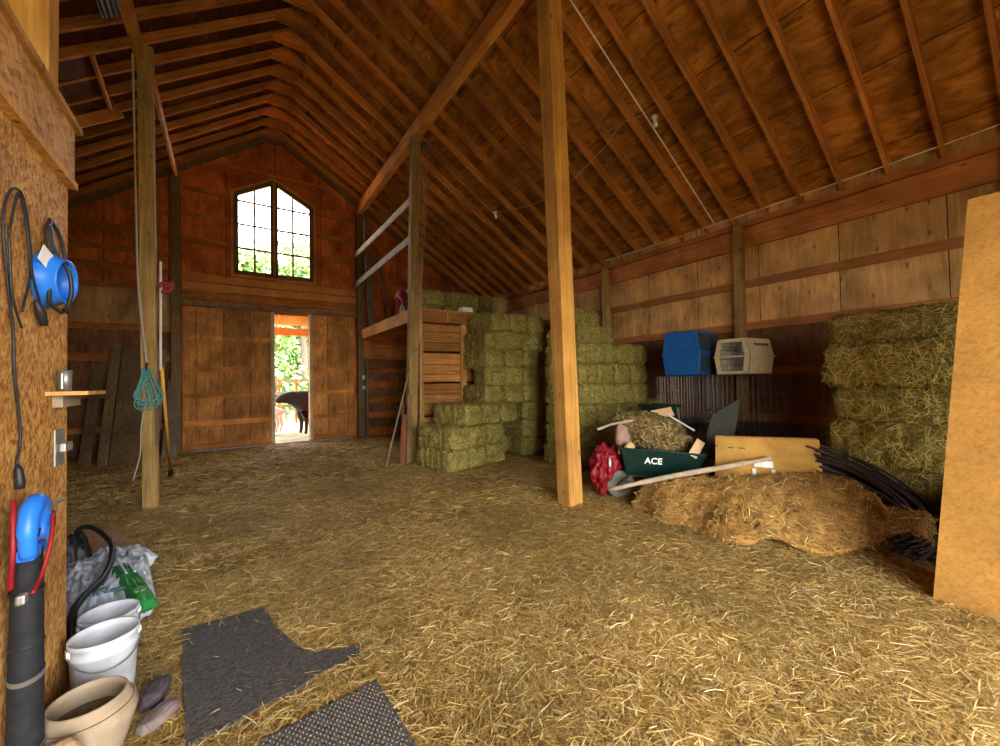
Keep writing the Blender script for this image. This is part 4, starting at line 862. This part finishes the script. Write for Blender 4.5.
tag(MB().bar((5.58, 3.98, 1.16), (5.82, 3.78, 1.22), .16, .025, up=(-.5, -.5, .6)).build('scrap_board', M['tan_ply']), 'pale tan board sticking up behind the matted bundle', 'board')
tag(MB().tube([(5.70, 3.78, 1.17), (5.95, 3.5, .93)], .014, 8).build('white_stick', M['white_wire']), 'thin white stick on the right end of the wheelbarrow load', 'stick')
tag(MB().tube([(4.52, 4.17, 1.0), (4.7, 4.08, 1.07), (5.05, 3.84, 1.14)], .02, 7).build('stick', M['grey_y']), 'pale crooked stick poking out left of the wheelbarrow load', 'stick')
lump((4.90, 4.02, .66), (.13, .1, .22), Matrix.Rotation(.2, 4, 'Y'), M['pink'], 'cloth_bundle', 'pinkish brown cloth stuffed at the left end of the wheelbarrow load', 'cloth', 5, .2, 3)
lump((4.77, 3.80, .60), (.09, .07, .12), Matrix.Rotation(.4, 4, 'Y'), M['tan_ply'], 'paper_scrap', 'small cream scrap at the front left tray corner', 'paper', 6, .15, 3)
tag(MB().bar((5.28, 3.15, .66), (5.46, 3.12, .86), .12, .02, up=(-.6, -.7, .2)).build('scrap_board', M['tan_ply']), 'small tan wood offcut at the right end of the wheelbarrow', 'board')
rb = lump((4.70, 4.16, .0), (.27, .2, .33), Matrix.Rotation(.1, 4, 'Z'), M['red'], 'red_bag', 'shiny red plastic bag left of the wheelbarrow', 'bag', 9, .38, 5, fr=2.)
for (dx, dy, dz, r) in ((-.14, -.18, .5, .05), (.05, -.2, .66, .045), (-.2, -.08, .33, .05)):
    b_ = lump((dx, dy, dz-.04), (r, .02, r*1.4), Matrix.Rotation(.6, 4, 'Z'), M['white'], 'white_patch', '', '', 4, .2, 2, parent=rb); b_.parent = rb
tag(MB().tube([(4.19, 3.67, .27), (4.5, 3.33, .40), (4.85, 2.97, .52), (5.2, 2.55, .65), (5.43, 2.23, .76)], [.028, .034, .036, .033, .024], 9, smooth=5).build('wooden_pole', M['grey_y'], smooth=True), 'long grey wooden pole laid across wheelbarrow front and box', 'pole')
# wooden box
bx = thing('wooden_box', (6.1, 2.6, 0), 'orange yellow plywood box standing behind the brown matted sheet', 'box')
a = Vector((5.30, 2.83, 0)); b = Vector((5.80, 1.83, 0)); ev = (b-a).normalized(); dv = Vector((-ev.y, ev.x, 0)); 
if dv.x < 0: dv = -dv
def bxp(u, d, z, tilt=.12): p = a+ev*u+dv*(d+z*tilt-.1); p.z = z; return p
Lb = (b-a).length
def slab(pts, th, name, mat):
    p = [Vector(q) for q in pts]; n = (p[1]-p[0]).cross(p[3]-p[0]).normalized()*th; m = MB(); m.add(p+[q+n for q in p], [(0, 1, 2, 3), (7, 6, 5, 4)]+[(i, (i+1) % 4, 4+(i+1) % 4, 4+i) for i in range(4)]); return m.build(name, mat, bx)
slab([bxp(-.02, 0, .0), bxp(Lb+.03, 0, .0), bxp(Lb-.05, 0, .98), bxp(0, 0, .96)], .02, 'front_panel', M['box_ply'])
slab([bxp(0, 0, 0), bxp(0, .35, 0), bxp(0, .35, .93), bxp(0, 0, .96)], .02, 'side_panel', M['box_ply'])
slab([bxp(Lb, 0, 0), bxp(Lb, .35, 0), bxp(Lb-.05, .35, .95), bxp(Lb-.05, 0, .98)], .02, 'side_panel', M['box_ply'])
slab([bxp(0, .35, 0), bxp(Lb, .35, 0), bxp(Lb-.05, .35, .95), bxp(0, .35, .93)], .02, 'back_panel', M['box_ply'])
m = MB(); m.bar(bxp(0, -.0, .965), bxp(Lb-.05, -.0, .985), .03, .03); m.build('top_edge', M['plank_z'], bx)
slab([bxp(.42, -.035, .62), bxp(.62, -.035, .62), bxp(.62, -.035, .70), bxp(.42, -.035, .70)], .004, 'paper_label', M['glass_tag'])
for u in (.40, .60): slab([bxp(u, -.035, .46), bxp(u+.04, -.035, .46), bxp(u+.04, -.035, .6), bxp(u, -.035, .6)], .004, 'tape_mark', M['glass_tag'])
for u in (.14, .26): slab([bxp(u, -.03, .83), bxp(u+.07, -.03, .83), bxp(u+.07, -.03, .845), bxp(u, -.03, .845)], .003, 'hand_slot', M['soil'])
# coil of black pipe
m = MB(); r = random.Random(5)
rt = Vector((.831, -.556, 0)); aw = Vector((.556, .831, 0)); P0 = rt*3.56+aw*4.42+Vector((0, 0, .44))
ca = rt*.9-aw*.44+Vector((0, 0, -.1)); cb = aw*.72+Vector((0, 0, .56)); cn = ca.cross(cb).normalized()
for k in range(30):
    R0 = r.uniform(.55, .88); q0, q1 = r.uniform(-1.15, -.9), r.uniform(1.15, 1.4); o0 = ca*r.uniform(-.06, .06)+cb*r.uniform(-.06, .06)+cn*r.uniform(-.14, .08); sk_ = r.uniform(-.06, .06)
    m.tube([P0+o0+ca*R0*math.cos(q)+cb*R0*(1+sk_)*math.sin(q)+cn*.05*math.sin(q*2+k) for q in np.linspace(q0, q1, 34)], .013, 6)
tag(m.build('pipe_coil', M['coil'], smooth=True), 'big tangled coil of black pipe between box and right hay stack', 'pipe coil')
# old matted sheet draped over a low heap
Bp = [(4.46, 3.52, .02), (4.42, 3.3, .02), (4.27, 2.98, .02), (4.37, 2.66, .02), (4.26, 2.31, .02), (4.33, 2.04, .05), (4.6, 1.90, .10), (4.64, 1.72, .06), (4.75, 1.48, .02), (5.2, 1.32, .05), (5.21, 1.31, 0.03), (5.41, 1.25, 0.08), (5.48, 1.13, 0.14), (5.46, 1.02, 0.14), (5.42, 0.94, 0.08), (5.56, 0.93, 0.06)]
Tp = [(4.58, 3.41, 0.3), (4.63, 3.33, 0.36), (4.63, 3.1, 0.42), (4.84, 2.92, 0.46), (5.03, 2.7, 0.5), (5.2, 2.43, 0.55), (5.4, 2.18, 0.58), (5.58, 1.99, 0.6), (5.77, 1.78, 0.6), (5.86, 1.64, 0.6), (5.72, 1.5, 0.56), (5.65, 1.37, 0.48), (5.42, 1.2, 0.4), (5.41, 0.97, 0.44), (5.43, 0.91, 0.36)]
def resample(pts, n):
    q = spline(pts, 8); d = [0]
    for u_, v_ in zip(q, q[1:]): d.append(d[-1]+(v_-u_).length)
    out = []
    for k in range(n):
        t = d[-1]*k/(n-1); i = max(j for j in range(len(d)) if d[j] <= t+1e-9); i = min(i, len(q)-2); out.append(q[i].lerp(q[i+1], (t-d[i])/max(1e-6, d[i+1]-d[i])))
    return out
Bs = resample(Bp, 100); Ts = resample(Tp, 100); n1 = len(Bs); n2 = 22; m = MB(); vs = []
for i in range(n1):
    for j in range(n2+1):
        t = j/n2; p = Bs[i].lerp(Ts[i], t); p.z = Bs[i].z+(Ts[i].z-Bs[i].z)*(.5*t+.5*math.sin(t*PI/2))
        q = Vector((p.x*3, p.y*3, 0)); nz = .03*noise.noise(q)+.022*noise.noise(q*2.7)+.012*noise.noise(q*7)+.008*noise.noise(q*16)
        p.z = max(.012, p.z+nz*min(1, 3*t+.25)); rg = .03*noise.noise(Vector((i*.7, t*2, 9)))+.02*noise.noise(Vector((i*1.9, 3, 1)))
        p.x += rg; p.y += rg; vs.append(p)
fs = [(i*(n2+1)+j, (i+1)*(n2+1)+j, (i+1)*(n2+1)+j+1, i*(n2+1)+j+1) for i in range(n1-1) for j in range(n2) if not (i in (44, 45) and j in (4,))]
m.add(vs, fs); cp = m.build('old_carpet', M['carpet'], smooth=True); md = cp.modifiers.new('thick', 'SOLIDIFY'); md.thickness = .03; md.offset = -1
tag(cp, 'large ragged tan brown matted sheet slumped on the floor before the box', 'carpet')
idx = rng.integers(0, len(vs), 9000); Vq = np.array([vs[i][:] for i in idx])+rng.normal(0, .015, (9000, 3))*[1, 1, .1]+[0, 0, .006]
V, F = bladeset(Vq, np.tile([-.3, -.25, .9], (9000, 1)), (.02, .06), (.004, .008), 77, out=.3)
fo = bpy.data.objects.new('loose_fibre', mesh_np('loose_fibre', V-np.array(cp.location), F, [M['fibre']])); C.objects.link(fo); fo.parent = cp; fo['kind'] = 'stuff'
idx = rng.integers(0, len(vs), 900); Vq = np.array([vs[i][:] for i in idx])+rng.normal(0, .02, (900, 3))*[1, 1, .1]+[0, 0, .022]
V, F = bladeset(Vq, np.tile([-.45, -.3, .84], (900, 1)), (.05, .14), (.004, .007), 321, out=.2)
o = bpy.data.objects.new('straw', mesh_np('straw', V, F, [M['straw_blade']])); C.objects.link(o); tag(o, 'scattered straw bits lying on the brown matted sheet', 'straw', kind='stuff')

# ------------------------------------------------------------------ cables and lamp sockets under the roof
def rr(x, y, dz=-.02): return (x, y, roof(x)+dz)
tag(MB().tube([rr(3.9, 4.2), rr(4.9, 4.22), rr(6.5, 4.24), rr(8.2, 4.28)], .013, 8).build('white_conduit', M['white_wire']), 'straight white conduit running down the right roof slope', 'conduit')
tag(MB().tube([rr(5.93, 8.9, -.03), rr(6.15, 7.6, -.12), rr(6.2, 6.6, -.1), rr(6.0, 5.3, -.08), rr(5.85, 4.7, -.05), rr(5.9, 4.3, -.03)], .007, 6, smooth=5).build('lamp_cable', M['rope']), 'thin cable sagging between the lamp sockets under the rafters', 'cable')
for (x, y, lb) in ((5.93, 8.95, 'white bare lamp socket under the rafters, left of the tall yellow post'), (6.05, 4.12, 'white bare lamp socket beside the straight white conduit')):
    t = thing('lamp_socket', rr(x, y, -.14), lb, 'lamp socket'); p = Vector(rr(x, y, 0))
    m = MB(); m.lathe([(0, 0), (.055, 0), (.055, -.02), (.03, -.04), (.035, -.09), (0, -.09)], p, n=20); m.build('socket_base', M['dirty_white'], t, smooth=True)
    m = MB(); m.lathe([(0, -.08), (.02, -.09), (.038, -.13), (.03, -.165), (0, -.175)], p+Vector((.02, 0, 0)), n=16); m.build('bulb', M['glass_tag'], t, smooth=True)
tag(MB().tube([(8.25, -.5, 4.98), (8.25, .6, 4.95), (8.25, 1.6, 4.92), (8.25, 2.4, 4.9), (8.25, 4.6, 4.88), (8.25, 6, 4.87), (8.25, 7.2, 4.9)], .01, 6, smooth=3).build('eave_cable', M['white_wire']), 'thin pale cable running through the rafters along the right eave', 'cable')
# hatch framing in the left slope
hf = thing('hatch_frame', (-2.2, 9.5, 6.4), 'dark boarded hatch framed between rafters at upper left', 'hatch')
def rl(x, y, dz=0): return (x, y, roof(x)+dz)
m = MB(); m.bar(rl(-1.85, 10.62, -.05), rl(-3.3, 10.55, -.05), .04, .28); m.build('trimmer', M['beam'], hf)
m = MB(); m.bar(rl(-1.9, 9.05, -.03), rl(-1.95, 10.6, -.06), .05, .1); m.build('side_board', M['beam'], hf)
m = MB(); m.bar(rl(-2.6, 9.05, -.03), rl(-2.7, 10.6, -.06), .05, .1); m.build('side_board', M['beam'], hf)
m = MB(); m.add([rl(-1.9, 9.05, .02), rl(-3.2, 9.05, .02), rl(-3.2, 10.6, .02), rl(-1.9, 10.6, .02), rl(-1.9, 9.05, .04), rl(-3.2, 9.05, .04), rl(-3.2, 10.6, .04), rl(-1.9, 10.6, .04)], [(0, 1, 2, 3), (7, 6, 5, 4), (0, 4, 5, 1), (1, 5, 6, 2), (2, 6, 7, 3), (3, 7, 4, 0)]); m.build('board', M['sheath_l_shaded'], hf)
m = MB(); vs = []
for j in (0, 1):
    for i in range(25): vs.append(Vector((-1.62+.34*i/24, 7.2+j*1.05, roof(-1.62+.34*i/24)-.1+.02*math.sin(i*1.6))))
m.add(vs, [(i, i+1, 26+i, 25+i) for i in range(24)]); o = m.build('corrugated_panel', M['plate_grey'], smooth=True); md = o.modifiers.new('t', 'SOLIDIFY'); md.thickness = .004; tag(o, 'scrap of grey corrugated sheet above the left post top', 'panel')

# ------------------------------------------------------------------ outside the far door
for z0 in (1.95, 1.4, .85): pass
fn = thing('fence', (2, 18, 0), 'wooden rail fence seen through the narrow door opening', 'fence')
for z in (1.92, 1.42, .9): MB().box(-1, 7, 17.97, 18.03, z-.05, z+.05).build('fence_rail', M['grey_y'], fn)
for k in range(14): MB().box(-.9+.6*k, -.8+.6*k, 18.03, 18.08, .2, 1.92).build('picket', M['girt_light'], fn)
for x in (-1, 1.3, 3.6, 6.9): MB().box(x, x+.14, 18.05, 18.2, -.1, 2.1).build('fence_post', M['grey_z'], fn)
pr = thing('porch_roof', (1.5, 16, 3.5), 'timber lean-to roof outside the far door', 'roof')
MB().box(-4, 7, 17.0, 17.12, 3.62, 3.9).build('porch_beam', M['beam'], pr)
for k in range(9): MB().bar((-3+k*1.1, 13.8, 4.7), (-3+k*1.1, 17.6, 3.98), .05, .16).build('porch_rafter', M['girt_light'], pr)
m = MB(); m.add([(-4, 13.76, 4.85), (7, 13.76, 4.85), (7, 17.7, 4.09), (-4, 17.7, 4.09), (-4, 13.76, 4.88), (7, 13.76, 4.88), (7, 17.7, 4.12), (-4, 17.7, 4.12)], [(0, 1, 2, 3), (7, 6, 5, 4), (0, 4, 5, 1), (1, 5, 6, 2), (2, 6, 7, 3), (3, 7, 4, 0)]); m.build('porch_deck', M['girt_light'], pr)
for x in (-3.8, 6.8): MB().box(x, x+.15, 17, 17.15, -.1, 3.62).build('porch_post', M['grey_z'], pr)
def animal(loc, s, rz, mat, label, name, cat, seed=0):
    nodes = {'hip': (-.7, 0, 1.1), 'mid': (-.1, 0, 1.05), 'chest': (.55, 0, 1.08), 'neck': (.85, 0, 1.2), 'head': (1.12, 0, 1.3), 'nose': (1.4, 0, 1.12)}
    vs = []; es = []; rad = []; ix = {}
    def nd(k, p, r): ix[k] = len(vs); vs.append(p); rad.append(r)
    nd('hip', (-.7, 0, 1.08), (.3, .34)); nd('mid', (-.1, 0, 1.02), (.34, .4)); nd('chest', (.5, 0, 1.05), (.3, .38)); nd('neck', (.82, 0, 1.2), (.18, .24)); nd('head', (1.1, 0, 1.28), (.14, .15)); nd('nose', (1.38, 0, 1.08), (.09, .09))
    for a, b in (('hip', 'mid'), ('mid', 'chest'), ('chest', 'neck'), ('neck', 'head'), ('head', 'nose')): es.append((ix[a], ix[b]))
    for q, (x, root) in enumerate(((-.72, 'hip'), (.52, 'chest'))):
        for s_ in (-1, 1):
            k = '%d%d' % (q, s_); bk = -.08 if q == 0 else 0
            nd('a'+k, (x+.04, s_*.2, .75), (.15, .16)); nd('b'+k, (x+bk, s_*.2, .42), (.075, .08)); nd('c'+k, (x+.02, s_*.2, .08), (.055, .06)); nd('d'+k, (x+.05, s_*.2, .02), (.06, .06))
            es += [(ix[root], ix['a'+k]), (ix['a'+k], ix['b'+k]), (ix['b'+k], ix['c'+k]), (ix['c'+k], ix['d'+k])]
    nd('t1', (-1.02, 0, 1.0), (.04, .04)); nd('t2', (-1.08, 0, .5), (.03, .03)); es += [(ix['hip'], ix['t1']), (ix['t1'], ix['t2'])]
    for s_ in (-1, 1): nd('e%d' % s_, (1.02, s_*.24, 1.36), (.04, .02)); es.append((ix['head'], ix['e%d' % s_]))
    me = bpy.data.meshes.new(name); me.from_pydata(vs, es, []); me.materials.append(mat); o = bpy.data.objects.new(name, me); C.objects.link(o)
    sk = o.modifiers.new('skin', 'SKIN'); sk.use_smooth_shade = True
    for i, r in enumerate(rad): me.skin_vertices[0].data[i].radius = r
    me.skin_vertices[0].data[0].use_root = True; o.modifiers.new('sub', 'SUBSURF').levels = 1; o.modifiers['sub'].render_levels = 2
    o.location = loc; o.scale = (s,)*3; o.rotation_euler.z = rz; tag(o, label, cat); return o
animal((2.65, 15.8, 0), 1.08, PI+.25, M['cowblack'], 'black cow standing outside the far door', 'cow', 'cow')
animal((.9, 17.0, 0), .8, -.5+PI, M['cowtan'], 'tan calf standing left of the black cow outside the door', 'calf', 'calf')
def tree(x, y, h, seed, label):
    t = thing('leafy_tree', (x, y, -.1), label, 'tree', 'trees behind the barn'); r = np.random.default_rng(seed)
    MB().tube([(x, y, -.1), (x+.2, y, h*.4), (x-.1, y, h*.8)], [.3, .2, .06], 8, smooth=3).build('trunk', M['bark'], t)
    P = []
    for k in range(26):
        a = r.uniform(0, 2*PI); zz = r.uniform(.12, 1)*h; rad = (1-.65*zz/h)*h*.26; q = r.normal(size=(220, 3)); q /= np.linalg.norm(q, axis=1, keepdims=True)
        P.append(np.array([x+rad*math.cos(a)*.8, y+rad*math.sin(a)*.8, zz])+q*r.uniform(.5, 1, (220, 1))*h*.11)
    P = np.concatenate(P); Nn = r.normal(size=P.shape); Nn /= np.linalg.norm(Nn, axis=1, keepdims=True)
    V, F = bladeset(P, Nn, (.2, .4), (.12, .22), seed, out=.1); V[:, 2] = np.maximum(V[:, 2], .0); me = mesh_np('foliage', V-np.array([x, y, -.1]), F, [M['leaf']]); o = bpy.data.objects.new('foliage', me); C.objects.link(o); o.parent = t
for k, (x, y, h) in enumerate(((1.2, 26, 8.4), (4.0, 31, 10), (9.2, 36, 11.5), (1.6, 38, 12), (-2.4, 33, 9.5), (6.0, 43, 16))):
    tree(x, y, h, 200+k, 'leafy green tree beyond the barn, the %s planted from the left' % ORD[sorted([1.2, 4.0, 9.2, 1.6, -2.4, 6.0]).index(x)+1])
